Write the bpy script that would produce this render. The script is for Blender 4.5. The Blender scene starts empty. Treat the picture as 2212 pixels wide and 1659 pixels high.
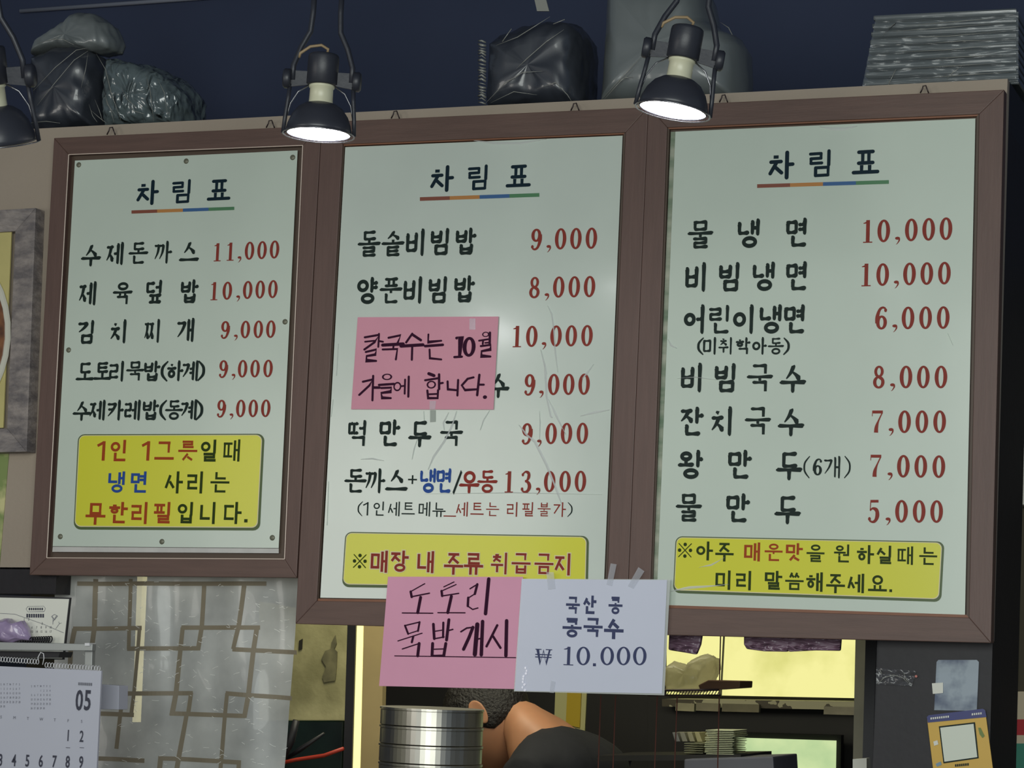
import bpy, bmesh, math, random
from mathutils import Vector, Matrix, noise
random.seed(7)
C = bpy.context.scene.collection
SC = bpy.context.scene
# ------------------------------------------------------------------ camera
W_, H_, F_ = 2212.0, 1659.0, 5000.0
YAW, PITCH, ROLL = math.radians(21.24), math.radians(6.4), math.radians(-2.25)
RM = Matrix.Rotation(YAW, 3, 'Z') @ Matrix.Rotation(PITCH, 3, 'X') @ Matrix.Rotation(ROLL, 3, 'Y')
CAM = Vector((0, 0, 2.0)) - (RM @ Vector((0, 1, 0))) * 3.95
cam = bpy.data.objects.new('camera', bpy.data.cameras.new('camera'))
C.objects.link(cam)
cam.data.sensor_width = 36.0
cam.data.lens = 36.0 * F_ / W_
cam.data.clip_start = 0.05
cam.matrix_world = Matrix.Translation(CAM) @ (RM @ Matrix.Rotation(math.pi / 2, 3, 'X')).to_4x4()
SC.camera = cam
SC.view_settings.view_transform = 'Standard'
SC.view_settings.look = 'None'
SC.view_settings.gamma = 1.0
SC.view_settings.use_curve_mapping = False
SC.view_settings.exposure = 0.0
# ------------------------------------------------------------------ light
world = bpy.data.worlds.new('world'); SC.world = world
world.use_nodes = True
world.node_tree.nodes['Background'].inputs[0].default_value = (0.62, 0.78, 1.0, 1)
world.node_tree.nodes['Background'].inputs[1].default_value = 0.16
def area(name, loc, target, sx, sy, power, col):
    d = bpy.data.lights.new(name, 'AREA'); d.shape = 'RECTANGLE'; d.size = sx; d.size_y = sy
    d.energy = power; d.color = col
    o = bpy.data.objects.new(name, d); C.objects.link(o); o.location = loc
    o.rotation_euler = (Vector(target) - Vector(loc)).to_track_quat('-Z', 'Y').to_euler()
    return o
area('dining_room_light', (1.3, -4.3, 2.1), (0.1, 0, 1.6), 2.8, 1.5, 84, (0.95, 1.0, 0.95))
area('dining_room_light', (-1.9, -3.6, 1.9), (-0.5, 0, 1.3), 1.2, 1.0, 16, (1.0, 0.96, 0.88))
area('kitchen_fill', (-.1, .62, 2.27), (-.1, 1.3, 1.3), .9, 0.3, 9, (1.0, 0.97, 0.78))  # unseen fill, added to light the man's near side
area('kitchen_fill', (-.75, 1.0, 2.2), (-.95, 1.4, 1.5), .3, .3, 5, (1.0, 0.95, 0.7))  # unseen fill, added to brighten the greasy panel and tan trim

# ------------------------------------------------------------------ helpers
def P(px, py, Y=0.0):
    d = RM @ Vector(((px - W_ / 2) / F_, 1.0, -(py - H_ / 2) / F_))
    return CAM + d * ((Y - CAM.y) / d.y)
def ppm(Y):                                     # pixels per metre (vertical) at a depth
    return 1.0 / abs(P(1100, 800, Y).z - P(1100, 801, Y).z)
ORG = {}
def tag(o, label=None, cat=None, group=None, kind=None):
    if label: o['label'] = label
    if cat: o['category'] = cat
    if group: o['group'] = group
    if kind: o['kind'] = kind
    return o
def thing(name, loc, label, cat, group=None, parent=None):
    o = bpy.data.objects.new(name, None); C.objects.link(o)
    o.empty_display_size = 0.05
    o.location = loc; ORG[o] = Vector(loc)
    return tag(o, label, cat, group)
class MB:
    def __init__(s): s.v = []; s.f = []
    def add(s, vs, fs):
        n = len(s.v); s.v += [Vector(v) for v in vs]; s.f += [tuple(i + n for i in f) for f in fs]; return s
    def prism(s, front, dy):                    # polygon (world pts) extruded along +y
        n = len(front); fr = [Vector(p) for p in front]; bk = [p + Vector((0, dy, 0)) for p in fr]
        fs = [tuple(range(n)), tuple(range(2 * n - 1, n - 1, -1))]
        fs += [(i, i + n, (i + 1) % n + n, (i + 1) % n) for i in range(n)]
        return s.add(fr + bk, fs)
    def box(s, a, b):
        x0, y0, z0 = a; x1, y1, z1 = b
        return s.add([(x0,y0,z0),(x1,y0,z0),(x1,y1,z0),(x0,y1,z0),(x0,y0,z1),(x1,y0,z1),(x1,y1,z1),(x0,y1,z1)],
                     [(0,3,2,1),(4,5,6,7),(0,1,5,4),(1,2,6,5),(2,3,7,6),(3,0,4,7)])
    def tube(s, pts, r, n=10, caps=True):
        pts = [Vector(p) for p in pts]; rs = r if isinstance(r, (list, tuple)) else [r] * len(pts)
        rings = []; up = None
        for i, p in enumerate(pts):
            t = (pts[min(i + 1, len(pts) - 1)] - pts[max(i - 1, 0)]).normalized()
            if up is None:
                up = Vector((0, 0, 1)) if abs(t.z) < .9 else Vector((1, 0, 0))
            a = t.cross(up).normalized(); b = a.cross(t).normalized(); up = b
            rings.append([p + (a * math.cos(2 * math.pi * k / n) + b * math.sin(2 * math.pi * k / n)) * rs[i] for k in range(n)])
        base = len(s.v)
        for rg in rings: s.v += rg
        for i in range(len(rings) - 1):
            for k in range(n):
                a0 = base + i * n + k; a1 = base + i * n + (k + 1) % n
                s.f.append((a0, a0 + n, a1 + n, a1))
        if caps:
            s.f.append(tuple(base + k for k in range(n)))
            s.f.append(tuple(base + (len(rings) - 1) * n + k for k in reversed(range(n))))
        return s
    def lathe(s, prof, M, n=40):                # prof (r, z); M 4x4
        base = len(s.v)
        for r, z in prof:
            for k in range(n):
                a = 2 * math.pi * k / n
                s.v.append(M @ Vector((r * math.cos(a), r * math.sin(a), z)))
        for i in range(len(prof) - 1):
            for k in range(n):
                a0 = base + i * n + k; a1 = base + i * n + (k + 1) % n
                s.f.append((a0, a1, a1 + n, a0 + n))
        return s
    def grid(s, fn, nu, nv, close_u=False):
        base = len(s.v)
        for j in range(nv + 1):
            for i in range(nu + (0 if close_u else 1)):
                s.v.append(Vector(fn(i / nu, j / nv)))
        w = nu if close_u else nu + 1
        for j in range(nv):
            for i in range(nu):
                i1 = (i + 1) % w
                s.f.append((base + j * w + i, base + j * w + i1, base + (j + 1) * w + i1, base + (j + 1) * w + i))
        return s
    def build(s, name, mat, parent=None, smooth=False, bevel=0, kind=None, label=None, thick=0, normals=True):
        me = bpy.data.meshes.new(name)
        off = ORG[parent] if parent is not None else Vector((0, 0, 0))
        me.from_pydata([v - off for v in s.v], [], s.f)
        if normals or bevel:
            bm = bmesh.new(); bm.from_mesh(me)
            if bevel:
                bmesh.ops.bevel(bm, geom=[e for e in bm.edges if len(e.link_faces) == 2 and e.calc_face_angle(0) > .6],
                                offset=bevel, segments=2, affect='EDGES', profile=.6)
            if normals: bmesh.ops.recalc_face_normals(bm, faces=bm.faces)
            bm.to_mesh(me); bm.free()
        if smooth: me.polygons.foreach_set('use_smooth', [True] * len(me.polygons))
        me.materials.append(mat)
        o = bpy.data.objects.new(name, me); C.objects.link(o)
        if thick:
            m = o.modifiers.new('thickness', 'SOLIDIFY'); m.thickness = thick; m.offset = 0; o.modifiers.new('edge', 'EDGE_SPLIT')
        if parent is not None: o.parent = parent
        ORG[o] = off
        if kind: o['kind'] = kind
        if label: o['label'] = label
        return o
def single(mb, name, mat, label, cat, group=None, **k):   # a thing that is one mesh, origin at its base
    c = sum(mb.v, Vector()) / len(mb.v); c.z = min(v.z for v in mb.v)
    me = mb; me.v = [v - c for v in mb.v]
    o = me.build(name, mat, None, **k); o.location = c; ORG[o] = c
    return tag(o, label, cat, group)

# ------------------------------------------------------------------ materials
def srgb(r, g, b):
    f = lambda c: (c / 255 / 12.92) if c / 255 <= .04045 else ((c / 255 + .055) / 1.055) ** 2.4
    return (f(r), f(g), f(b), 1)
def mat(name, col, rough=.6, metal=0, spec=.5, var=0, vscale=6, bump=0, bscale=60, emit=None, estr=0, alpha=1, trans=0,
        stretch=None, col2=None, coat=0, ramp=(.35, .65), detail=4, transl=0):
    m = bpy.data.materials.new(name); m.use_nodes = True
    nt = m.node_tree; b = nt.nodes['Principled BSDF']
    b.inputs['Base Color'].default_value = col
    b.inputs['Roughness'].default_value = rough; b.inputs['Metallic'].default_value = metal
    b.inputs['Specular IOR Level'].default_value = spec
    b.inputs['Coat Weight'].default_value = coat
    b.inputs['Coat Roughness'].default_value = .12
    b.inputs['Alpha'].default_value = alpha
    b.inputs['Transmission Weight'].default_value = trans
    tc = nt.nodes.new('ShaderNodeTexCoord'); mp = nt.nodes.new('ShaderNodeMapping')
    nt.links.new(tc.outputs['Object'], mp.inputs['Vector'])
    if stretch: mp.inputs['Scale'].default_value = stretch
    n = nt.nodes.new('ShaderNodeTexNoise'); n.inputs['Scale'].default_value = vscale; n.inputs['Detail'].default_value = detail
    nt.links.new(mp.outputs['Vector'], n.inputs['Vector'])
    if var or col2:
        r = nt.nodes.new('ShaderNodeValToRGB')
        c2 = col2 if col2 else tuple(c * (1 - var) for c in col[:3]) + (1,)
        r.color_ramp.elements[0].position = ramp[0]; r.color_ramp.elements[1].position = ramp[1]
        r.color_ramp.elements[0].color = c2; r.color_ramp.elements[1].color = col
        nt.links.new(n.outputs['Fac'], r.inputs['Fac']); nt.links.new(r.outputs['Color'], b.inputs['Base Color'])
    if bump:
        n2 = nt.nodes.new('ShaderNodeTexNoise'); n2.inputs['Scale'].default_value = bscale; n2.inputs['Detail'].default_value = 5
        nt.links.new(mp.outputs['Vector'], n2.inputs['Vector'])
        bp = nt.nodes.new('ShaderNodeBump'); bp.inputs['Strength'].default_value = bump; bp.inputs['Distance'].default_value = .01
        nt.links.new(n2.outputs['Fac'], bp.inputs['Height']); nt.links.new(bp.outputs['Normal'], b.inputs['Normal'])
    if emit:
        b.inputs['Emission Color'].default_value = emit; b.inputs['Emission Strength'].default_value = estr
    if transl:
        tl = nt.nodes.new('ShaderNodeBsdfTranslucent'); tl.inputs[0].default_value = col
        mx = nt.nodes.new('ShaderNodeMixShader'); mx.inputs[0].default_value = transl
        out = nt.nodes['Material Output']
        nt.links.new(b.outputs[0], mx.inputs[1]); nt.links.new(tl.outputs[0], mx.inputs[2]); nt.links.new(mx.outputs[0], out.inputs[0])
    return m
M = {}
M['sheet'] = mat('laminated_sheet', srgb(205, 217, 203), .32, var=.05, vscale=4, bump=.04, bscale=5, coat=.2)
M['sheet2'] = mat('laminated_sheet_creased', srgb(208, 218, 207), .22, var=.05, vscale=5, bump=.1, bscale=5, coat=.3)
M['frame'] = mat('brown_frame', srgb(104, 80, 71), .5, var=.16, vscale=9, stretch=(1, 1, 12), bump=.05, bscale=40)
M['frame_h'] = mat('brown_frame_across', srgb(104, 80, 71), .5, var=.16, vscale=9, stretch=(1, 1, 14), bump=.05, bscale=40)
M['frame_v'] = mat('brown_frame_upright', srgb(103, 79, 71), .5, var=.12, vscale=9, stretch=(14, 1, 1), bump=.05, bscale=40)
M['rebate'] = mat('frame_rebate', srgb(88, 72, 60), .55, var=.1)
M['bead'] = mat('orange_bead', srgb(140, 92, 66), .5, var=.15, vscale=20)
M['inlay'] = mat('pale_inlay', srgb(225, 205, 190), .4)
M['ink'] = mat('dark_ink', srgb(30, 44, 40), .5, spec=.15)
M['title'] = mat('title_ink', srgb(14, 38, 50), .5, spec=.15)
M['red'] = mat('red_ink', srgb(146, 60, 50), .5, spec=.15, var=.1, vscale=40)
M['blue'] = mat('blue_ink', srgb(44, 80, 154), .5, spec=.15)
M['red2'] = mat('notice_red', srgb(166, 70, 30), .5, spec=.15)
M['red3'] = mat('warning_red', srgb(146, 54, 44), .5, spec=.15)
M['green_ink'] = mat('dark_green_ink', srgb(46, 62, 18), .5, spec=.15)
M['halo'] = mat('pale_outline', srgb(226, 216, 170), .4)
M['yellow'] = mat('notice_yellow', srgb(222, 220, 36), .35, var=.03, vscale=3, coat=.2)
M['box_green'] = mat('notice_border', srgb(72, 92, 44), .4)
for n_, c_ in (('u1', (134, 72, 52)), ('u2', (190, 130, 66)), ('u3', (52, 98, 150)), ('u4', (76, 130, 88))):
    M[n_] = mat('underline_' + n_, srgb(*c_), .4)
M['pink'] = mat('pink_paper', srgb(232, 166, 192), .75, var=.04, vscale=8, bump=.05)
M['pink2'] = mat('old_pink_paper', srgb(222, 154, 172), .6, var=.05, vscale=8, bump=.05)
M['marker'] = mat('purple_marker', srgb(54, 18, 44), .6, spec=.1)
M['white_paper'] = mat('white_sheet', srgb(212, 216, 232), .5, var=.03, vscale=6, coat=.2, bump=.04, bscale=12)
M['navy_ink'] = mat('navy_ink', srgb(30, 44, 92), .45)
M['tape'] = mat('clear_tape', srgb(220, 224, 232), .25, alpha=.22, coat=.4)
M['clear'] = mat('clear_edge', srgb(226, 230, 226), .15, alpha=.5, coat=.5)
M['wall'] = mat('cream_wall', srgb(172, 158, 142), .85, var=.06, vscale=5, bump=.08, bscale=150)
M['black'] = mat('black_paint', srgb(30, 27, 32), .55, var=.15, vscale=7, bump=.04)
M['black2'] = mat('black_matte', srgb(26, 26, 32), .5)
M['navy'] = mat('navy_black_paint', srgb(54, 63, 88), .85, var=.1, vscale=3)
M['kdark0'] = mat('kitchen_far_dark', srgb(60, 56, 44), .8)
M['tack'] = mat('grey_tack', srgb(118, 118, 100), .4, metal=.2)
M['wire'] = mat('dark_wire', srgb(66, 56, 56), .4, metal=.6)
M['lamp'] = mat('lamp_black', srgb(44, 46, 54), .42, bump=.05, spec=.5)
M['reflector'] = mat('reflector_black', srgb(50, 52, 60), .35)
M['bulbneck'] = mat('bulb_ceramic', srgb(206, 204, 176), .35)
M['glow'] = mat('bulb_face', (1, 1, 1, 1), .3, emit=(1.0, .98, 1.0, 1), estr=26)
M['ring'] = mat('steel_ring', srgb(150, 150, 155), .25, metal=.9)
M['steel'] = mat('stainless', srgb(214, 210, 198), .33, metal=1)
M['alu'] = mat('aluminium_bar', srgb(158, 162, 160), .4, metal=.5)

# ------------------------------------------------------------------ lettering engine (strokes in an em box, y up)
def ribbon(pts, cap=0):
    """pts [(x,y,w)] -> polygons (quads) of a variable width stroke"""
    out = []; n = len(pts); L = []; R = []
    for i in range(n):
        x, y, w = pts[i]
        x0, y0 = pts[max(i - 1, 0)][:2]; x1, y1 = pts[min(i + 1, n - 1)][:2]
        dx, dy = x1 - x0, y1 - y0; l = math.hypot(dx, dy) or 1
        nx, ny = -dy / l, dx / l
        if 0 < i < n - 1:                        # mitre
            ax, ay = x - x0, y - y0; la = math.hypot(ax, ay) or 1
            k = max(.5, abs((-ay / la) * nx + (ax / la) * ny)); w = w / k
        L.append((x + nx * w / 2, y + ny * w / 2)); R.append((x - nx * w / 2, y - ny * w / 2))
    for i in range(n - 1): out.append([L[i], R[i], R[i + 1], L[i + 1]])
    if cap:
        for (x, y, w) in (pts[0], pts[-1]):
            out.append([(x + w / 2 * math.cos(a * math.pi / 5), y + w / 2 * math.sin(a * math.pi / 5)) for a in range(10)])
    return out
def smooth(pts, k=5):
    r = []; n = len(pts)
    for i in range(n - 1):
        p = [pts[max(i - 1, 0)], pts[i], pts[i + 1], pts[min(i + 2, n - 1)]]
        for j in range(k):
            t = j / k
            r.append(tuple(.5 * (2 * p[1][d] + (p[2][d] - p[0][d]) * t + (2 * p[0][d] - 5 * p[1][d] + 4 * p[2][d] - p[3][d]) * t * t
                     + (3 * p[1][d] - p[0][d] - 3 * p[2][d] + p[3][d]) * t ** 3) for d in range(3)))
    r.append(pts[-1]); return r
def ring(cx, cy, rx, ry, w, wy=None, n=22):
    wy = w if wy is None else wy; out = []
    for k in range(n):
        a, b = 2 * math.pi * k / n, 2 * math.pi * (k + 1) / n
        out.append([(cx + rx * math.cos(a), cy + ry * math.sin(a)), (cx + rx * math.cos(b), cy + ry * math.sin(b)),
                    (cx + (rx - w) * math.cos(b), cy + (ry - wy) * math.sin(b)), (cx + (rx - w) * math.cos(a), cy + (ry - wy) * math.sin(a))])
    return out
class Style:
    def __init__(s, kind, w): s.kind = kind; s.w = w
    def h(s, x0, y, x1):
        w = s.w
        if s.kind == 'sans': return ribbon([(x0 - w / 2, y, w), (x1 + w / 2, y, w)])
        if s.kind == 'round': return ribbon([(x0, y, w), (x1, y + .01, w)], 1)
        L = x1 - x0
        return ribbon(smooth([(x0 - .04, y + .035, w * .35), (x0 + .02, y + .005, w * .95), (x0 + L * .45, y, w * .74),
                       (x1 - .03, y + .012, w * 1.12), (x1 + .05, y - .004, w * .4)], 4))
    def v(s, x, y0, y1):
        w = s.w * 1.08
        if s.kind == 'sans': return ribbon([(x, y0 + s.w / 2, w), (x, y1 - s.w / 2, w)])
        if s.kind == 'round': return ribbon([(x, y0, w), (x, y1, w)], 1)
        return ribbon(smooth([(x - .065, y0 + .035, w * .35), (x - .004, y0 - .015, w * 1.0), (x, y0 * .55 + y1 * .45, w * .86),
                       (x - .002, y1 + .05, w * .82), (x - .012, y1 - .015, w * .3)], 4))
    def vs(s, x, y0, y1):                       # short upright joining two bars
        w = s.w
        return ribbon([(x, y0, w * .95), (x, y1, w * .85)])
    def d(s, x0, y0, x1, y1):                   # falls away to a point
        w = s.w
        if s.kind != 'brush': return ribbon([(x0, y0, w), (x1, y1, w)], s.kind == 'round')
        mx, my = (x0 + x1) / 2, (y0 + y1) / 2
        nx, ny = (y1 - y0) * .07, -(x1 - x0) * .07
        return ribbon(smooth([(x0 + .0, y0 + .03, w * .6), (x0, y0 - .03, w * 1.05), (mx - nx, my - ny, w * .85), (x1, y1, w * .3)], 4))
    def e(s, x0, y0, x1, y1):                   # swells to its end
        w = s.w
        if s.kind != 'brush': return ribbon([(x0, y0, w), (x1, y1, w)], s.kind == 'round')
        return ribbon(smooth([(x0, y0, w * .5), ((x0 + x1) / 2, (y0 + y1) / 2 + .015, w * .85), (x1 - .02, y1 + .01, w * 1.3), (x1 + .04, y1 - .01, w * .5)], 4))
    def o(s, cx, cy, rx, ry):
        return ring(cx, cy, rx + s.w / 2, ry + s.w / 2, s.w * 1.0)
    def t(s, x, y):                             # tick
        w = s.w
        return ribbon([(x - .07, y + .045, w * .5), (x + .05, y - .01, w * 1.0)]) if s.kind == 'brush' else ribbon([(x - .1, y, w * .9), (x + .1, y, w * .9)])
def jamo(S, c, b, side):
    x0, y0, x1, y1 = b; X = lambda u: x0 + (x1 - x0) * u; Y = lambda v: y0 + (y1 - y0) * v
    H = lambda a, y, c_: S.h(X(a), Y(y), X(c_)); V = lambda x, a, c_: S.v(X(x), Y(a), Y(c_)); VS = lambda x, a, c_: S.vs(X(x), Y(a), Y(c_))
    D = lambda *q: S.d(X(q[0]), Y(q[1]), X(q[2]), Y(q[3])); E_ = lambda *q: S.e(X(q[0]), Y(q[1]), X(q[2]), Y(q[3]))
    if c in 'ㄲㄸㅆㅉ':
        s1 = {'ㄲ': 'ㄱ', 'ㄸ': 'ㄷ', 'ㅆ': 'ㅅ', 'ㅉ': 'ㅈ'}[c]
        return jamo(S, s1, (x0, y0, x0 + (x1 - x0) * .44, y1), side) + jamo(S, s1, (x0 + (x1 - x0) * .56, y0, x1, y1), side)
    if c == 'ㄱ': return H(0, 1, .95) + (D(.93, 1, .02, 0) if side == 'L' else VS(.93, 1, -.1))
    if c == 'ㄴ': return V(.08, 1, .05) + H(.08, .02, 1)
    if c == 'ㄷ': return H(.05, 1, .95) + VS(.08, 1, 0) + H(.08, 0, 1)
    if c == 'ㄹ': return H(0, 1, .93) + VS(.93, 1, .5) + H(.05, .5, .93) + VS(.06, .5, 0) + H(.06, 0, 1)
    if c == 'ㅁ': return V(.04, 1, 0) + H(.04, 1, .93) + VS(.93, 1, -.03) + H(.06, 0, .93)
    if c == 'ㅂ': return V(.06, 1, 0) + V(.93, 1.03, 0) + VS(.06, .4, 0) + H(.08, .52, .9) + H(.08, 0, .92)
    if c == 'ㅅ': return D(.5, 1.05, 0, 0) + E_(.46, .55, .98, .02)
    if c == 'ㅇ': rx = (x1 - x0) * .44; return S.o(X(.5), Y(.5), rx, min((y1 - y0) * .48, rx * 1.0))
    if c == 'ㅈ': return H(.05, 1, .9) + D(.62, 1, .0, 0) + E_(.45, .5, .98, .02)
    if c == 'ㅊ': return S.t(X(.48), Y(1.1)) + H(.05, .76, .92) + D(.56, .76, .0, -.03) + E_(.45, .38, .98, .0)
    if c == 'ㅋ': return H(0, 1, .95) + H(.1, .56, .72) + (D(.93, 1, .02, 0) if side == 'L' else VS(.93, 1, -.1))
    if c == 'ㅌ': return H(.05, 1, .95) + H(.08, .5, .9) + VS(.06, 1, 0) + H(.06, 0, 1)
    if c == 'ㅍ': return H(0, 1, 1) + H(0, 0, 1) + VS(.28, 1, 0) + VS(.72, 1, 0)
    if c == 'ㅎ': return S.t(X(.5), Y(1.08)) + H(0, .78, 1) + S.o(X(.5), Y(.28), (x1 - x0) * .32, (y1 - y0) * .27)
    return []
LL = 'ㄱㄲㄴㄷㄸㄹㅁㅂㅃㅅㅆㅇㅈㅉㅊㅋㅌㅍㅎ'; VV = 'ㅏㅐㅑㅒㅓㅔㅕㅖㅗㅘㅙㅚㅛㅜㅝㅞㅟㅠㅡㅢㅣ'
TT = ' ㄱㄲㄳㄴㄵㄶㄷㄹㄺㄻㄼㄽㄾㄿㅀㅁㅂㅄㅅㅆㅇㅈㅊㅋㅌㅍㅎ'
def hangul(S, ch):
    k = ord(ch) - 0xAC00; L, V, T = LL[k // 588], VV[k % 588 // 28], TT[k % 28]; fin = T != ' '
    out = []
    if (V in 'ㅗㅛㅜㅠㅡ' and fin) or L in 'ㄲㄸㅆㅉ' or (L == 'ㄹ' and fin) or V in 'ㅝㅟ': S = Style(S.kind, S.w * .84)
    if V in 'ㅏㅐㅑㅓㅔㅕㅖㅣ':
        hi, lo = 1.0, (.44 if fin else .0); mid = (.72 if fin else .52)
        two = V in 'ㅐㅔㅖ'
        xr = .5 if not two else .44
        if V in 'ㅓㅕㅔㅖ': xr -= .06
        bx = (.04, .52, xr, .9) if fin else (.04, .2, xr, .84)
        if L in 'ㅎㅊ': bx = (bx[0], bx[1], bx[2], bx[3] - .06)
        out += jamo(S, L, bx, 'L')
        dt = .09 if fin else .11
        if V == 'ㅣ': out += S.v(.78, hi, lo)
        if V == 'ㅏ': out += S.v(.7, hi, lo) + S.h(.72, mid, .93)
        if V == 'ㅑ': out += S.v(.7, hi, lo) + S.h(.72, mid + dt, .93) + S.h(.72, mid - dt, .93)
        if V == 'ㅓ': out += S.v(.78, hi, lo) + S.h(.56, mid, .77)
        if V == 'ㅕ': out += S.v(.78, hi, lo) + S.h(.55, mid + dt, .77) + S.h(.55, mid - dt, .77)
        if V == 'ㅐ': out += S.v(.63, hi - .05, lo + .04) + S.v(.86, hi, lo) + S.vs(.63, mid, mid) + ribbon([(.63, mid, S.w * .9), (.86, mid, S.w * .9)])
        if V == 'ㅔ': out += S.v(.65, hi - .05, lo + .04) + S.v(.87, hi, lo) + S.h(.47, mid, .64)
        if V == 'ㅖ': out += S.v(.65, hi - .05, lo + .04) + S.v(.87, hi, lo) + S.h(.47, mid + dt, .64) + S.h(.47, mid - dt, .64)
        if fin: out += jamo(S, T, (.24, .03, .8, .34), 'B')
    elif V in 'ㅗㅛㅜㅠㅡ':
        if fin: bx = (.24, .7, .76, .97)
        else: bx = (.22, .48, .78, .94)
        if L in 'ㅎㅊ': bx = (bx[0], bx[1], bx[2], bx[3] - .05)
        if V in 'ㅗㅛ' and not fin: bx = (bx[0], bx[1] + .02, bx[2], bx[3])
        out += jamo(S, L, bx, 'T')
        if fin:
            yb = {'ㅗ': .5, 'ㅛ': .5, 'ㅜ': .55, 'ㅠ': .55, 'ㅡ': .5}[V]
            out += S.h(.02, yb, .98)
            if V == 'ㅗ': out += S.vs(.5, .66, yb)
            if V == 'ㅜ': out += S.vs(.5, yb, .4)
            if V == 'ㅠ': out += S.vs(.36, yb, .4) + S.vs(.64, yb, .4)
            out += jamo(S, T, (.24, .03, .78, .34), 'B')
        else:
            yb = {'ㅗ': .13, 'ㅛ': .13, 'ㅜ': .34, 'ㅠ': .34, 'ㅡ': .14}[V]
            out += S.h(.02, yb, .98)
            if V == 'ㅗ': out += S.vs(.5, .44, yb)
            if V == 'ㅛ': out += S.vs(.34, .42, yb) + S.vs(.66, .42, yb)
            if V == 'ㅜ': out += S.v(.5, yb - .02, -.04)
            if V == 'ㅠ': out += S.v(.34, yb - .02, -.04) + S.v(.66, yb - .02, -.04)
    else:
        lo = .42 if fin else 0
        a = .1 if fin else 0
        out += jamo(S, L, (.1, .6 + a, .5, .9 + a * .4), 'T')
        out += S.v(.8, 1.0, lo)
        if V == 'ㅘ': out += S.vs(.3, .64, .5) + S.h(.02, .49, .58) + S.h(.82, .7, .96)
        if V == 'ㅟ': out += S.h(.02, .42 + a * 1.2, .6) + S.v(.32, .4 + a, .1 + a * 2.6)
        if V == 'ㅝ': out += S.h(.02, .42 + a * 1.4, .6) + S.vs(.28, .42 + a * 1.4, .38) + S.h(.56, .42, .78)
        if fin: out += jamo(S, T, (.24, .03, .8, .3), 'B')
    return out
def disc(cx, cy, rx, ry=None, n=14):
    ry = ry or rx
    return [[(cx + rx * math.cos(2 * math.pi * k / n), cy + ry * math.sin(2 * math.pi * k / n)) for k in range(n)]]
def digit(c, f=1.0):
    w = .27 * f; t = .085 * f + .01
    if c == '0': return ring(.5, .5, .44, .5, w, t, 32)
    if c == '1': return ribbon([(.54, 1, w * .95), (.54, .02, w * .95)]) + ribbon([(.22, .025, .05), (.86, .025, .05)]) + ribbon([(.22, .86, .03), (.38, .88, .07), (.54, .96, .08)])
    if c == '9': return ring(.47, .69, .38, .31, w * .9, t, 26) + ribbon(smooth([(.77, .72, w), (.77, .45, w * .95), (.62, .14, w * .6), (.4, .03, t), (.2, .08, t)])) + disc(.2, .15, .1, .085)
    if c == '6': return ring(.53, .31, .38, .31, w * .9, t, 26) + ribbon(smooth([(.23, .28, w), (.23, .55, w * .95), (.38, .86, w * .6), (.6, .97, t), (.8, .92, t)])) + disc(.8, .85, .1, .085)
    if c == '8': return ring(.5, .74, .33, .26, w * .75, t, 24) + ring(.5, .27, .4, .28, w * .85, t, 26) + ribbon([(.25, .62, .12 * f), (.72, .4, .14 * f)])
    if c == '7': return ribbon([(.14, .93, .13), (.86, .93, .13)]) + ribbon([(.15, .99, .05), (.13, .74, .04)]) + ribbon(smooth([(.84, .92, .07), (.58, .55, .1), (.44, .25, w * .9), (.42, .02, w * 1.05)]))
    if c == '5': return ribbon([(.24, .93, .12), (.8, .94, .12)]) + ribbon([(.27, .97, .06), (.23, .52, .05)]) + ribbon(smooth([(.23, .53, t), (.42, .62, t), (.68, .53, w * .8), (.74, .3, w), (.6, .08, w * .6), (.4, .02, t), (.2, .08, t)])) + disc(.2, .15, .1, .085)
    if c == '3': return ribbon(smooth([(.2, .84, t), (.42, .97, t), (.65, .9, w * .7), (.68, .74, w * .85), (.55, .57, w * .4), (.4, .53, t)])) + ribbon(smooth([(.4, .53, t), (.62, .48, w * .6), (.76, .28, w), (.62, .07, w * .6), (.4, .02, t), (.2, .08, t)])) + disc(.2, .15, .1, .085) + disc(.22, .83, .09, .08)
    if c == ',': return disc(.5, .78, .34, .2) + ribbon(smooth([(.72, .78, .24), (.74, .5, .2), (.5, .12, .1), (.3, -.02, .03)]))
    return []
def symbol(S, c):
    w = S.w
    if c == '(': return ribbon(smooth([(.7, 1.04, w * .5), (.42, .75, w), (.36, .5, w * 1.1), (.42, .25, w), (.7, -.04, w * .5)]))
    if c == ')': return ribbon(smooth([(.3, 1.04, w * .5), (.58, .75, w), (.64, .5, w * 1.1), (.58, .25, w), (.3, -.04, w * .5)]))
    if c == '+': return ribbon([(.1, .5, w), (.9, .5, w)]) + ribbon([(.5, .9, w), (.5, .1, w)])
    if c == '/': return ribbon([(.95, 1.05, w * 1.1), (.05, -.1, w * 1.1)])
    if c == '_': return ribbon([(0, -.02, w * .9), (1, -.02, w * .9)])
    if c == '.': return [[(.3, .3), (.3, .7), (.7, .7), (.7, .3)]]
    if c == '※': return ribbon([(.05, .95, .06), (.95, .05, .06)]) + ribbon([(.95, .95, .06), (.05, .05, .06)]) + disc(.5, .88, .12) + disc(.5, .12, .12) + disc(.12, .5, .12) + disc(.88, .5, .12)
    if c == '₩': return ribbon([(.1, .97, .18), (.3, .02, .14), (.5, .9, .09), (.7, .02, .14), (.92, .97, .12)]) + ribbon([(-.05, .62, .07), (1.05, .62, .07)]) + ribbon([(-.05, .45, .07), (1.05, .45, .07)]) + ribbon([(-.05, .97, .06), (.35, .97, .06)]) + ribbon([(.65, .97, .06), (1.08, .97, .06)])
    return []
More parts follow.
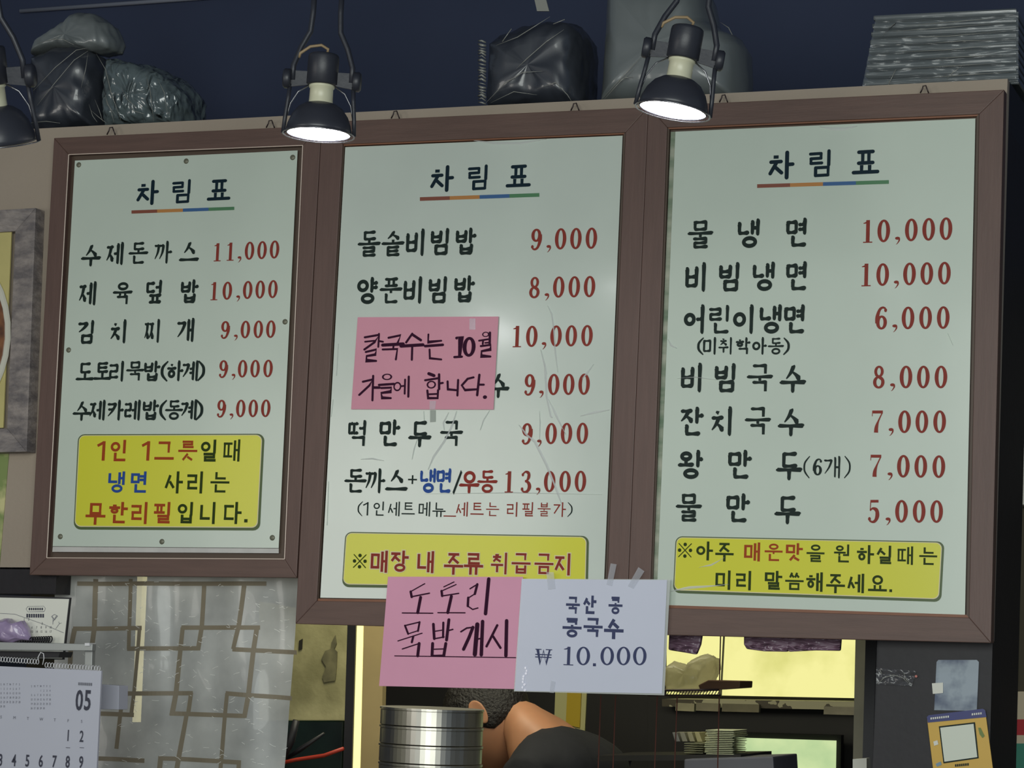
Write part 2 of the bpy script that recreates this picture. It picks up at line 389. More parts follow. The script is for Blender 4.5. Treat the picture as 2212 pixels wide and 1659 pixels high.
def glyph(S, ch, f=1.0):
    if '가' <= ch <= '힣': return hangul(S, ch)
    if S.kind == 'brush' and ch in '0123456789,' or ch in '06,' or S.kind == 'serif': 
        g = digit(ch, f)
        if g: return g
    if ch == '1': return ribbon([(.58, 1, S.w * 1.2), (.58, 0, S.w * 1.2)]) + ribbon([(.22, .76, S.w), (.56, .93, S.w)])
    return symbol(S, ch)
class Ink:
    """collects lettering; each glyph is laid on the plane y=Y around its pixel centre, upright on the wall"""
    def __init__(s, Y): s.Y = Y; s.mb = {}; s.k = 0
    def put(s, key, polys, cx, cy, w, h, nm='letter', gid=None):
        if not polys: return
        s.k += 1 if gid is None else 0
        mb = s.mb.setdefault((key, nm, gid or s.k), MB()); c = P(cx, cy, s.Y); n = 0
        ex = (P(cx + 10, cy, s.Y) - P(cx - 10, cy, s.Y)).x / 20 * w; ez = (P(cx, cy - 10, s.Y) - P(cx, cy + 10, s.Y)).z / 20 * h
        for pg in polys:
            n += 1; y = s.Y - .000005 * n
            mb.add([(c.x + (u - .5) * ex, y, c.z + (v - .5) * ez) for u, v in pg], [tuple(range(len(pg)))])
    def run(s, key, S, items, w, h, f=1.0):
        for ch, x, y in items:
            s.put(key, glyph(S, ch, f), x, y, w, h, 'letter' if '가' <= ch <= '힣' else 'numeral' if ch in '0123456789' else 'symbol')
    def stroke(s, key, pts, off, sc, w, cents):                  # handwriting, one object per syllable
        mx = sum(p[0] for p in pts) / len(pts); my = sum(p[1] for p in pts) / len(pts)
        gi = min(range(len(cents)), key=lambda i: (cents[i][0] - mx) ** 2 + (cents[i][1] - my) ** 2)
        mb = s.mb.setdefault((key, 'handwritten_letter', 'h%d' % gi), MB()); n = len(mb.f)
        for pg in ribbon([(off[0] + x / sc, off[1] + y / sc, w * 1.15) for x, y in pts], 1):
            n += 1
            mb.add([P(a, b, s.Y) + Vector((0, -.000004 * n, 0)) for a, b in pg], [tuple(range(len(pg)))])
        return gi
    def build(s, parent, main='ink'):
        lab = {'blue': 'blue letter', 'red3': 'red letter', 'red2': 'rust red letter'}
        ul = {'u1': 'dark red stretch', 'u2': 'orange stretch', 'u3': 'blue stretch', 'u4': 'green stretch'}
        for (key, nm, _), mb in s.mb.items():
            mb.build(nm, M[key], parent, normals=False, label=ul.get(key) or (lab.get(key) if nm == 'letter' else None))
BR = Style('brush', .158); RD = Style('round', .148); SA = Style('sans', .138); TH = Style('sans', .095)
SB = Style('sans', .18)
def row(chars, pts):                            # chars, [(x,y)...]
    return [(c, p[0], p[1]) for c, p in zip(chars, pts)]
def line(chars, xs, y0, y1=None):
    y1 = y0 if y1 is None else y1
    return [(c, x, y0 + (y1 - y0) * ((x - xs[0]) / max(1e-6, xs[-1] - xs[0]))) for c, x in zip(chars, xs)]
def price(ink, chars, xs, y0, y1, w, h, key='red', f=1.0):
    for c, x, y in line(chars, xs, y0, y1):
        if c == ',': ink.put(key, digit(','), x, y + h * .44, w * .5, h * .34, 'comma')
        else: ink.put(key, digit(c, f), x, y, w, h, 'numeral')

# ------------------------------------------------------------------ structure
def quad(px, Y): return [P(x, y, Y) for x, y in px]
Yw = 0.03
def struct(mb, name, m, **k):
    o = mb.build(name, m, None, **k); o['kind'] = 'structure'; return o
# cream wall that carries the boards (a beam over the serving hatch), its right end dark
front = [P(-700, 318, Yw), P(2176.5, 170, Yw), P(2143, 1385, Yw), P(1880, 1378, Yw), P(1440, 1362, Yw), P(690, 1340, Yw), P(665, 1236, Yw), P(-700, 1222, Yw)]
struct(MB().prism(front, .02), 'wall_front', M['wall'])
zt = lambda px, py, Y=Yw: P(px, py, Y).z
Lx = P(-700, 700, Yw).x
Rx = P(2162, 600, Yw).x
# the beam body behind the cream face, top shelf where the bags stand
b0 = P(-700, 318, .05); b1 = P(2176.5, 170, .05)
mb = MB(); mb.prism([b0, b1, P(2162, 640, .05), P(-700, 640, .05)], .42)
struct(mb, 'trim_1', M['black2'])
# black lintel under the cream wall on the left and black pillar on the right
mb = MB().prism(quad([(-700, 1222), (123, 1226), (120, 1283), (-700, 1279)], Yw), .05); struct(mb, 'trim_2', M['black'])
mb = MB().prism([P(1893, 1375, .045), P(2176, 240, .0500) if 0 else P(1893 + 27, 700, .051), P(2176, 180, .051), P(2137, 1659, .051), P(2137, 1659, .051) + Vector((0, 0, -1.4)), P(1885, 1659, .051) + Vector((0, 0, -1.4)), P(1885, 1659, .051)], .27)
struct(mb, 'wall_right', M['black'])
# navy-black background wall and ceiling above, kitchen shell below
X0, X1 = -2.6, 2.4
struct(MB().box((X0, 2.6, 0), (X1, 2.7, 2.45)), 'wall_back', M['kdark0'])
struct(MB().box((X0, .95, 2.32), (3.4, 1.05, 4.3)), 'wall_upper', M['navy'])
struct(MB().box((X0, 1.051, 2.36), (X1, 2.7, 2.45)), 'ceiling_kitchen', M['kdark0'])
struct(MB().box((X0, -4.6, -.05), (3.6, 2.7, 0)), 'floor', mat('floor_tiles', srgb(120, 112, 100), .5, var=.2, vscale=3))
struct(MB().box((X0, -4.6, 4.3), (3.6, 1.05, 4.36)), 'ceiling', M['navy'])
xr = P(2190, 1200, .95).x
struct(MB().box((xr, .95, 0), (3.6, 1.05, 2.319)), 'wall_right_end', M['kdark0'])
struct(MB().box((X0 - .1, -4.6, 0), (X0, 2.7, 3.3)), 'wall_left', M['navy'])
M['pipe'] = mat('dull_pipe', srgb(150, 154, 166), .5, metal=.3)
single(MB().tube([P(44, 24, .94), P(430, -4, .94), P(700, -26, .94)], .005, 10), 'ceiling_conduit', M['pipe'], 'thin grey conduit running along the dark ceiling above the left bags', 'pipe', smooth=True)

# ------------------------------------------------------------------ menu boards
def board(name_label, out, inn, paper, Yp, sheet_mat, bead=None):
    base = (P(*out[3], 0) + P(*out[2], 0)) / 2
    t = thing('menu_board', (base.x, 0.015, min(P(*out[3], 0).z, P(*out[2], 0).z)), name_label, 'menu board', 'brown framed menu boards over the hatch')
    for i, mm in ((0, 'frame_h'), (1, 'frame_v'), (2, 'frame_h'), (3, 'frame_v')):
        j = (i + 1) % 4
        MB().prism(quad([out[i], out[j], inn[j], inn[i]], 0), .029).build('frame_rail', M[mm], t, bevel=.0012)
    MB().prism(quad([(x, y) for x, y in inn], .012), .016).build('backing', M['rebate'], t)
    if bead:
        # slim bead lining the opening
        for i in range(4):
            j = (i + 1) % 4
            MB().prism(quad([inn[i], inn[j], bead[j], bead[i]], .004), .008).build('bead', M['bead'] if i in (0, 2) else M['rebate'], t)
    # sheet, lightly waved
    a, b, c, d = [P(x, y, Yp) for x, y in paper]
    def fn(u, v):
        p = (a * (1 - u) + b * u) * (1 - v) + (d * (1 - u) + c * u) * v
        e = min(u, 1 - u, v, 1 - v)
        p.y += .0003 * noise.noise(Vector((u * 5, v * 7, base.x * 9)))
        return p
    mb = MB().grid(fn, 26, 40)
    sh = mb.build('menu_sheet', sheet_mat, t, smooth=True, thick=.0004, label='printed white-green menu sheet')
    return t, sh
def notice(ink_parent, q, Y, r=9, sh=4):
    """yellow rounded box with a dark green edge, heavier at the right and bottom"""
    (x0, y0), (x1, y1), (x2, y2), (x3, y3) = q
    def rr(ins_l, ins_t, ins_r, ins_b, rad):
        pts = []
        cs = [(x0 + ins_l, y0 + ins_t, 1, 1, math.pi), (x1 - ins_r, y1 + ins_t, -1, 1, 1.5 * math.pi), (x2 - ins_r, y2 - ins_b, -1, -1, 0), (x3 + ins_l, y3 - ins_b, 1, -1, .5 * math.pi)]
        for cx, cy, sx, sy, a0 in cs:
            for k in range(6):
                a = a0 + k * math.pi / 10
                pts.append((cx + sx * rad + rad * math.cos(a), cy + sy * rad + rad * math.sin(a)))
        return pts
    MB().add([P(x, y, Y + .0003) for x, y in rr(0, 0, 0, 0, r + 6)], [tuple(range(24))]).build('notice_border', M['box_green'], ink_parent, normals=False)
    MB().add([P(x, y, Y + .00018) for x, y in rr(2.2, 2.2, 5, 6, r + 4)], [tuple(range(24))]).build('notice_rim', M['halo'], ink_parent, normals=False)
    MB().add([P(x, y, Y + .0001) for x, y in rr(3.6, 3.6, 7, 8, r + 3)], [tuple(range(24))]).build('notice_panel', M['yellow'], ink_parent, normals=False)
def underline(ink, x0, y0, x1, y1, w):
    for i in range(4):
        xa, xb = x0 + (x1 - x0) * i / 4, x0 + (x1 - x0) * (i + 1) / 4
        ya, yb = y0 + (y1 - y0) * i / 4, y0 + (y1 - y0) * (i + 1) / 4
        mb = ink.mb.setdefault(('u%d' % (i + 1), 'title_underline', 0), MB())
        mb.add([P(x, y, ink.Y) for x, y in ((xa, ya - w / 2), (xb, yb - w / 2), (xb, yb + w / 2), (xa, ya + w / 2))], [(0, 1, 2, 3)])
Yp = .006
# --- left board
lo = [(116.5, 298), (694, 271.3), (640.5, 1248), (63.5, 1242)]
li = [(148.5, 334), (654, 314), (614.6, 1207.6), (101, 1205)]
lp = [(162, 347), (643, 325), (602, 1184), (114, 1180)]
board1, sheet1 = board('left brown-framed menu board with a yellow notice of three lines', lo, li, lp, Yp, M['sheet'])
mb = MB()
for a, b in ((0, 1), (1, 2), (2, 3), (3, 0)):
    pa, pb = P(*li[a], -.0012), P(*li[b], -.0012); mb.tube([pa, pb], .0009, 6)
mb.build('inlay_line', M['inlay'], board1)
MB().prism(quad([(114, 1181), (602, 1185), (602, 1195), (113, 1192)], .007), .001).build('sheet_strip', mat('strip_white', srgb(205, 203, 198), .5, var=.1, vscale=30), board1)
for x, y in ((170, 356), (402, 348), (632, 340), (148, 756), (615.5, 695), (130, 1159), (349.5, 1170), (588, 1161.6)):
    c = P(x, y, Yp - .001)
    MB().lathe([(0, .0014), (.0028, .0012), (.0048, .0004), (.005, -.0004)], Matrix.Translation(c) @ Matrix.Rotation(math.pi / 2, 4, 'X'), 14).build('tack', M['tack'], board1, smooth=True)
ink = Ink(Yp - .0008)
ink.run('title', RD, row('차림표', [(320, 416), (395, 414), (473, 412)]), 46, 47)
underline(ink, 284, 458, 506, 450, 7)
ink.run('ink', BR, row('수제돈까스', [(197, 551), (249, 549), (299, 547), (353, 546), (409, 545)]), 38.9, 44.1)
ink.run('ink', BR, row('제육덮밥', [(190, 635), (265, 634), (335, 631), (410, 630)]), 38.9, 46.2)
ink.run('ink', BR, row('김치찌개', [(188, 718), (258, 717), (331, 716), (402, 714)]), 38.9, 46.2)
ink.run('ink', BR, row('도토리묵밥(하계)', [(184, 804), (221.6, 803), (254, 803), (292, 802), (329, 802), (355, 802), (379, 802), (412, 802), (435, 801)]), 35.7, 39.9)
ink.run('ink', BR, row('수제카레밥(동계)', [(177, 887), (211, 887), (250, 887), (287, 887), (326, 886), (352, 886), (376, 886), (409, 886), (431, 886)]), 35.7, 39.9)
price(ink, '11,000', [469, 497, 517, 539, 566, 593], 545, 539, 23, 39)
price(ink, '10,000', [462, 491, 514, 535, 562, 589.5], 629, 624.5, 23, 39)
price(ink, '9,000', [487, 509, 530, 558, 585], 712.5, 711, 23, 38)
price(ink, '9,000', [483, 504, 524, 551, 579], 797, 796, 23, 38)
price(ink, '9,000', [478.6, 499.6, 520, 547, 574], 882.6, 882, 23, 38)
notice(sheet1, [(168, 938), (571, 937), (562, 1146), (159.5, 1144)], Yp - .0006 - .0003)
nk = Ink(Yp - .0013)
def outlined(nk, key, S, items, w, h):
    nk.run(key, S, items, w, h)
nk.run('red2', SA, row('1인1그릇', [(220.7, 974), (257.6, 974), (317, 974), (355, 975), (405.5, 974)]), 38, 42)
nk.run('green_ink', SA, row('일때', [(452.6, 974), (502, 973)]), 38, 43)
nk.run('blue', SA, row('냉면', [(252.6, 1042), (302, 1042)]), 38, 42)
nk.run('green_ink', SA, row('사리는', [(376, 1042), (424, 1042), (475, 1042)]), 38, 42)
nk.run('red2', SA, row('무한리필', [(206.5, 1108), (256, 1108), (303.7, 1108), (353, 1108)]), 39, 42)
nk.run('green_ink', SA, row('입니다', [(402.4, 1108), (451, 1108), (502.7, 1108)]), 38, 42)
nk.put('green_ink', symbol(SA, '.'), 531, 1125, 18, 18, 'symbol')
ink.build(sheet1); nk.build(sheet1)
# --- middle board
mo = [(695, 263.6), (1400, 231.5), (1352, 1367), (638, 1347.5)]
mi = [(740, 311), (1351, 286), (1309, 1308), (684, 1298)]
mp = [(746, 318), (1345, 293), (1303, 1302), (692, 1291)]
board2, sheet2 = board('middle brown-framed menu board, creased sheet partly covered by pink notes', mo, mi, mp, Yp, M['sheet2'], bead=[(744, 315), (1347, 290), (1306, 1303), (688, 1293)])
ink = Ink(Yp - .0008)
ink.run('title', RD, row('차림표', [(956, 386), (1035.5, 384), (1120, 382)]), 49, 50)
underline(ink, 907, 430, 1165, 421, 8)
ink.run('ink', BR, row('돌솥비빔밥', [(797.5, 527), (849, 526), (900, 525), (953, 523), (1007, 522)]), 45.1, 52.5)
ink.run('ink', BR, row('양푼비빔밥', [(794, 628.5), (844.6, 628), (894.6, 628), (948.4, 627), (1003.8, 625)]), 45.1, 52.5)
ink.run('ink', BR, [('수', 1077, 832)], 43, 50)
ink.run('ink', BR, row('떡만두국', [(774.4, 937), (842.4, 936), (907.3, 937), (975.3, 937)]), 45.1, 52.5)
ink.run('ink', BR, row('돈까스', [(768, 1039), (811, 1039.7), (857, 1039)]), 44.1, 48.3)
ink.put('ink', symbol(Style('sans', .14), '+'), 891, 1036, 24, 24, 'symbol')
ink.run('blue', BR, row('냉면', [(925.3, 1039), (961, 1039)]), 36, 48)
ink.put('ink', symbol(Style('sans', .2), '/'), 988, 1041, 18, 42, 'symbol')
ink.run('red3', BR, row('우동', [(1014, 1040.7), (1052.8, 1040.7)]), 40, 46)
price(ink, '9,000', [1159, 1185, 1211, 1244, 1277.5], 517, 514.6, 28, 46)
price(ink, '8,000', [1154.7, 1181, 1207, 1240.5, 1273.4], 621, 619, 28, 46)
price(ink, '10,000', [1116, 1148.7, 1174.7, 1201, 1234, 1268], 727, 725, 28, 46)
price(ink, '9,000', [1144.6, 1169, 1196, 1228.5, 1261.7], 831, 830, 28, 46)
price(ink, '9,000', [1139, 1164.6, 1190.5, 1223.7, 1258], 937, 936, 28, 46)
price(ink, '13,000', [1098.7, 1136.7, 1162, 1187.3, 1220.6, 1253.8], 1041, 1039.7, 28, 46)
sx = [245, 290, 378, 480, 575, 688, 785, 860, 945, 1045, 1150, 1290, 1397, 1502, 1610, 1680]
for i, ch in enumerate('(1인세트메뉴_세트는리필불가)'):
    x = sx[i] / 3.16 + 700; key = 'ink' if i < 7 or i > 14 else 'red3'
    ink.put(key, glyph(TH, ch), x, 1099 + (x - 780) * .004, 27, 29)
notice(sheet2, [(745, 1149), (1272, 1157.5), (1270, 1276), (739.3, 1268.6)], Yp - .0009)
nk = Ink(Yp - .0013)
it = row('매장내주류취급금지', [(820.5, 1213), (863.5, 1213), (920.6, 1214), (980, 1216), (1023, 1216), (1081, 1217), (1125.5, 1217), (1175, 1218), (1218, 1219)])
nk.run('halo', Style('sans', .23), it, 38, 42)
nk.mb = {(k[0], 'letter_outline', k[2]): m for k, m in nk.mb.items()}
nk.build(sheet2)
nk = Ink(Yp - .0018)
nk.run('red3', Style('sans', .135), it, 38, 42)
nk.run('green_ink', SA, [('※', 777, 1212)], 30, 32)
ink.build(sheet2); nk.build(sheet2)
# creases in the sheet's plastic cover, their highlights put in as white colour
def crease(pts, w, off=(700, 660), sc=3.16, Y=None, parent=None):
    q = [(off[0] + x / sc, off[1] + y / sc) for x, y in pts]; mb = MB(); n = len(q)
    Y = Yp - .002 if Y is None else Y
    for i in range(n - 1):
        (xa, ya), (xb, yb) = q[i], q[i + 1]; l = math.hypot(xb - xa, yb - ya); nx, ny = -(yb - ya) / l, (xb - xa) / l
        wa = w * (.25 if i == 0 else 1) / 2; wb = w * (.25 if i == n - 2 else 1) / 2
        base = len(mb.v)
        mb.v += [P(xa + nx * wa, ya + ny * wa, Y + .0018), P(xa, ya, Y), P(xa - nx * wa, ya - ny * wa, Y + .0018),
                 P(xb + nx * wb, yb + ny * wb, Y + .0018), P(xb, yb, Y), P(xb - nx * wb, yb - ny * wb, Y + .0018)]
        mb.f += [(base, base + 1, base + 4, base + 3), (base + 1, base + 2, base + 5, base + 4)]
    return mb.build('crease', M['crease'], parent, smooth=False)
M['crease'] = mat('plastic_crease_highlight', srgb(252, 255, 252), .12, alpha=.62, coat=.8)
for pts, w in (([(1525, 0), (1555, 60), (1565, 130), (1580, 330), (1595, 455)], 4), ([(1478, 300), (1510, 420), (1520, 620), (1550, 760), (1560, 765)], 5),
               ([(1530, 640), (1580, 740), (1650, 880)], 6), ([(1330, 815), (1380, 880), (1440, 930), (1520, 1090), (1600, 1290), (1620, 1350)], 6),
               ([(1470, 720), (1475, 800), (1470, 930)], 3), ([(905, 720), (870, 830), (820, 930), (750, 1030), (710, 1120)], 5),
               ([(850, 730), (815, 800), (820, 850)], 4), ([(680, 720), (685, 800)], 4), ([(1130, 715), (1090, 780), (1065, 850)], 3),
               ([(640, 900), (615, 980), (600, 1050)], 3), ([(1750, 755), (1850, 730), (1948, 712)], 6), ([(1500, 380), (1520, 470)], 5),
               ([(250, 1050), (330, 1045), (410, 1060)], 4), ([(98, 260), (85, 480)], 6), ([(62, 640), (48, 760)], 5), ([(30, 1200), (20, 1500)], 4),
               ([(690, 1285), (1300, 1278), (1900, 1290)], 2), ([(1840, 400), (1790, 470), (1760, 500)], 5)):
    crease(pts, w, parent=board2)
crease([(0, 0), (160, 22), (330, 22), (500, -5)], 5, off=(1014, 302), sc=3.0, parent=board2)
MB().prism(quad([(929, 886), (941, 886), (941, 911), (929, 912)], Yp - .001), .0003).build('tape_strip', mat('grey_tape', srgb(150, 160, 150), .3), board2)
# --- right board
ro = [(1400.5, 229), (2169, 193.5), (2140.4, 1389), (1352.5, 1369.5)]
ri = [(1441, 275), (2115, 246), (2093, 1334), (1403, 1312)]
rp = [(1459, 284.5), (2107, 256), (2084.5, 1328), (1418, 1309)]
board3, sheet3 = board('right brown-framed menu board with seven noodle and dumpling rows', ro, ri, rp, Yp, M['sheet'], bead=[(1446, 279), (2110, 251), (2088, 1328), (1408, 1306)])
MB().prism(quad([(1449, 285), (1470, 284), (1430, 1306), (1409, 1306)], Yp + .0025), .0006).build('old_sheet_edge', mat('old_poster', srgb(98, 122, 96), .5, col2=srgb(176, 178, 160), vscale=9, var=.1, stretch=(1, 1, 3)), board3)
ink = Ink(Yp - .0008)
ink.run('title', RD, row('차림표', [(1689, 357), (1775, 353.5), (1870, 352)]), 54, 54)
underline(ink, 1635.5, 402, 1920, 393, 8)
ink.run('ink', BR, row('물냉면', [(1513, 507), (1618.6, 505), (1724, 503)]), 50.4, 56.7)
ink.run('ink', BR, row('비빔냉면', [(1506, 600), (1578.5, 599), (1651, 598), (1724, 597)]), 50.4, 56.7)
ink.run('ink', BR, row('어린이냉면', [(1503, 691), (1556.7, 691), (1609, 691), (1666, 690), (1719.5, 690)]), 50.4, 56.7)
ink.run('ink', Style('brush', .15), row('(미취학아동)', [(1513, 748), (1535, 748), (1569, 748), (1605.5, 748), (1641, 748), (1676, 748), (1699, 748)]), 32, 34)
ink.run('ink', BR, row('비빔국수', [(1497, 817), (1569.7, 817), (1641.4, 817), (1713, 817)]), 51.5, 56.7)
ink.run('ink', BR, row('잔치국수', [(1495, 911), (1562, 911), (1637, 910), (1709, 911)]), 51.5, 56.7)
ink.run('ink', BR, row('왕만두', [(1492, 1004), (1599, 1004), (1705, 1006)]), 51.5, 56.7)
ink.run('ink', BR, row('물만두', [(1488, 1097), (1595, 1098), (1701.6, 1101)]), 51.5, 56.7)
ink.put('ink', symbol(Style('sans', .1), '('), 1742, 1009, 34, 44, 'symbol')
ink.put('ink', symbol(Style('sans', .1), ')'), 1831, 1009, 34, 44, 'symbol')
ink.put('ink', digit('6'), 1765.7, 1009, 24, 36, 'numeral')
ink.run('ink', Style('brush', .11), [('개', 1799, 1010)], 38, 44)
price(ink, '10,000', [1873.5, 1909, 1938.6, 1968.5, 2006, 2043.4], 500, 494, 31, 49)
price(ink, '10,000', [1870, 1906.7, 1936, 1964.6, 2002, 2040], 594, 590, 31, 49)
price(ink, '6,000', [1903.4, 1932.7, 1961.4, 1999.4, 2037.5], 687.4, 686, 31, 49)
price(ink, '8,000', [1898.5, 1927.8, 1957, 1994.5, 2032.6], 814.4, 814.4, 31, 49)
price(ink, '7,000', [1895.3, 1924.6, 1953.9, 1991.3, 2029.7], 911, 911, 31, 49)
price(ink, '7,000', [1892, 1922.3, 1951.3, 1989, 2028], 1006.5, 1008, 31, 49)
price(ink, '5,000', [1887.8, 1918, 1947.3, 1985.4, 2023.2], 1104, 1105, 31, 49)
notice(sheet3, [(1458.7, 1158.5), (2039.5, 1169.6), (2034, 1300), (1454.3, 1281.5)], Yp - .0009)
nk = Ink(Yp - .0013)
nk.run('green_ink', SA, [('※', 1479.7, 1188.6)], 31, 33)
nk.run('green_ink', SA, row('아주', [(1522, 1190), (1565, 1191)]), 36, 36)
nk.run('red2', SA, row('매운맛', [(1626, 1192), (1671, 1193), (1716, 1193.6)]), 36, 36)
nk.run('green_ink', SA, row('을원하실때는', [(1761.6, 1195), (1821, 1196), (1870, 1197.8), (1912, 1199), (1957, 1200), (2005, 1201.5)]), 36, 36)
nk.run('green_ink', SA, row('미리말씀해주세요', [(1564.5, 1253), (1609, 1254), (1671, 1254), (1716, 1255), (1761, 1257), (1805, 1259), (1850, 1260), (1895.6, 1261)]), 37, 37)
nk.put('green_ink', symbol(SA, '.'), 1924, 1276, 15, 15, 'symbol')
ink.build(sheet3); nk.build(sheet3)
for pts, w in (([(70, 40), (90, 80), (130, 100)], 5), ([(130, 300), (250, 290), (400, 310)], 3), ([(1925, 0), (1960, 80)], 5)):
    crease(pts, w, off=(1420, 720), sc=3.07, parent=board3)
crease([(0, 0), (80, 12), (150, 12), (220, -4)], 7, off=(1770, 274), sc=2.7, parent=board3)
crease([(900, 280), (1050, 250), (1350, 225)], 9, off=(1200, 1200), sc=3.614, parent=board3)
crease([(0, 0), (70, -14), (150, -60)], 6, off=(1510, 1226), sc=2.724, parent=board3)
# wire hanging loops on top of the boards
for bd, (x, y) in ((board1, (240, 291)), (board1, (584, 276)), (board2, (854, 256)), (board2, (1242, 239)), (board3, (1563, 221)), (board3, (1997, 201))):
    q = [(-9, 0), (-4, -10), (-3, -15), (3, -16), (5, -10), (9, 0)]
    MB().tube([P(x + a, y + b, .012) for a, b in q], .0012, 6).build('hanging_loop', M['wire'], bd, smooth=True)

# ------------------------------------------------------------------ notes taped to the boards
def note(q, Y, m, label, cat, curl=.0015):
    a, b, c, d = [P(x, y, Y) for x, y in q]
    base = (c + d) / 2
    t = thing('paper_note', (base.x, Y, min(c.z, d.z)), label, cat)
    def fn(u, v):
        p = (a * (1 - u) + b * u) * (1 - v) + (d * (1 - u) + c * u) * v
        e = max(abs(u - .5), abs(v - .5)) * 2
        p.y -= curl * .5 * max(0, e - .8) * noise.noise(Vector((u * 2, v * 2, a.x * 7)))
        return p
    s = MB().grid(fn, 12, 12).build('sheet', m, t, smooth=True, thick=.0004)
    return t, s
n1, s1 = note([(772.8, 685.3), (1077, 683.7), (1066, 884.7), (758.5, 884)], .003, M['pink2'], 'small pink handwritten note stuck over the middle menu rows', 'note')
nk = Ink(.0022); off, sc = (700, 660), 3.16
hand = [([(278, 217), (375, 200), (345, 250), (275, 300)], 4), ([(280, 247), (345, 240)], 3.2), ([(375, 193), (370, 282)], 3.5), ([(372, 242), (402, 247)], 3.5),
 ([(285, 317), (357, 300), (350, 335), (290, 345), (288, 376), (355, 378)], 4), ([(440, 220), (522, 203), (502, 255)], 4), ([(400, 270), (540, 262)], 6), ([(475, 265), (472, 295)], 3.5),
 ([(400, 300), (500, 297), (490, 368)], 3.8), ([(602, 192), (560, 252)], 4), ([(606, 200), (660, 236)], 5), ([(525, 277), (675, 268)], 6), ([(602, 275), (599, 370)], 4),
 ([(712, 197), (710, 250), (800, 240)], 3.4), ([(690, 277), (810, 268)], 5), ([(720, 300), (722, 360), (800, 368)], 3.6), ([(905, 222), (935, 212), (925, 345)], 5.5), ([(890, 352), (940, 349)], 4.5),
 ([(1058, 240), (1120, 230)], 3.5), ([(1086, 237), (1083, 262)], 3.5), ([(1132, 185), (1130, 270)], 4.5), ([(1070, 277), (1138, 268), (1136, 300), (1075, 312), (1073, 345), (1135, 348)], 4), ([(1100, 255), (1130, 252)], 3),
 ([(265, 520), (330, 505), (310, 545), (240, 610)], 4), ([(335, 480), (330, 647)], 4), ([(335, 560), (378, 560)], 5), ([(375, 542), (477, 535)], 4.5), ([(390, 563), (460, 560), (455, 588), (390, 597), (395, 630), (455, 632)], 4),
 ([(530, 550), (552, 548)], 3.4), ([(553, 505), (550, 602)], 3.5), ([(578, 485), (575, 622)], 4), ([(715, 465), (750, 478)], 6), ([(690, 510), (785, 495)], 4), ([(785, 470), (785, 570)], 4.5), ([(785, 532), (810, 528)], 4),
 ([(705, 580), (710, 632), (775, 632), (778, 578)], 4), ([(708, 606), (775, 603)], 3.5), ([(843, 518), (845, 572), (908, 578)], 4), ([(915, 508), (910, 614)], 4), ([(1020, 490), (980, 500), (940, 545), (962, 577), (1042, 572)], 4),
 ([(1060, 473), (1045, 612)], 4.5), ([(1055, 540), (1090, 540)], 4)]
CT = [(325,290),(475,285),(600,280),(750,285),(915,285),(990,282),(1105,265),(320,560),(425,550),(540,560),(745,555),(880,560),(1020,540),(1098,625)]
for pts, w in hand: nk.stroke('marker', pts, off, sc, w, CT)
nk.put('marker', ring(.5, .5, .5, .5, .3, .14), off[0] + 990 / sc, off[1] + 282 / sc, 28, 43, 'handwritten_letter', 'h5')
for cx, cy, rx, ry in ((1103, 197, 24, 18), (430, 487, 35, 22), (500, 553, 27, 32), (732, 540, 32, 27)):
    nk.put('marker', ring(.5, .5, .5, .5, .17), off[0] + cx / sc, off[1] + cy / sc, 2 * rx / sc, 2 * ry / sc, 'handwritten_letter', {1103: 'h6', 430: 'h8', 500: 'h9', 732: 'h10'}[cx])
nk.put('marker', disc(.5, .5, .5), off[0] + 1098 / sc, off[1] + 625 / sc, 9, 8, 'handwritten_letter', 'h13')
nk.build(s1)
for q in ([(1014, 688), (1027, 688), (1027, 712), (1014, 712)], [(928, 866), (942, 866), (940, 884), (928, 884)]):
    MB().prism(quad(q, .0018), .0002).build('tape_strip', M['tape'], n1)

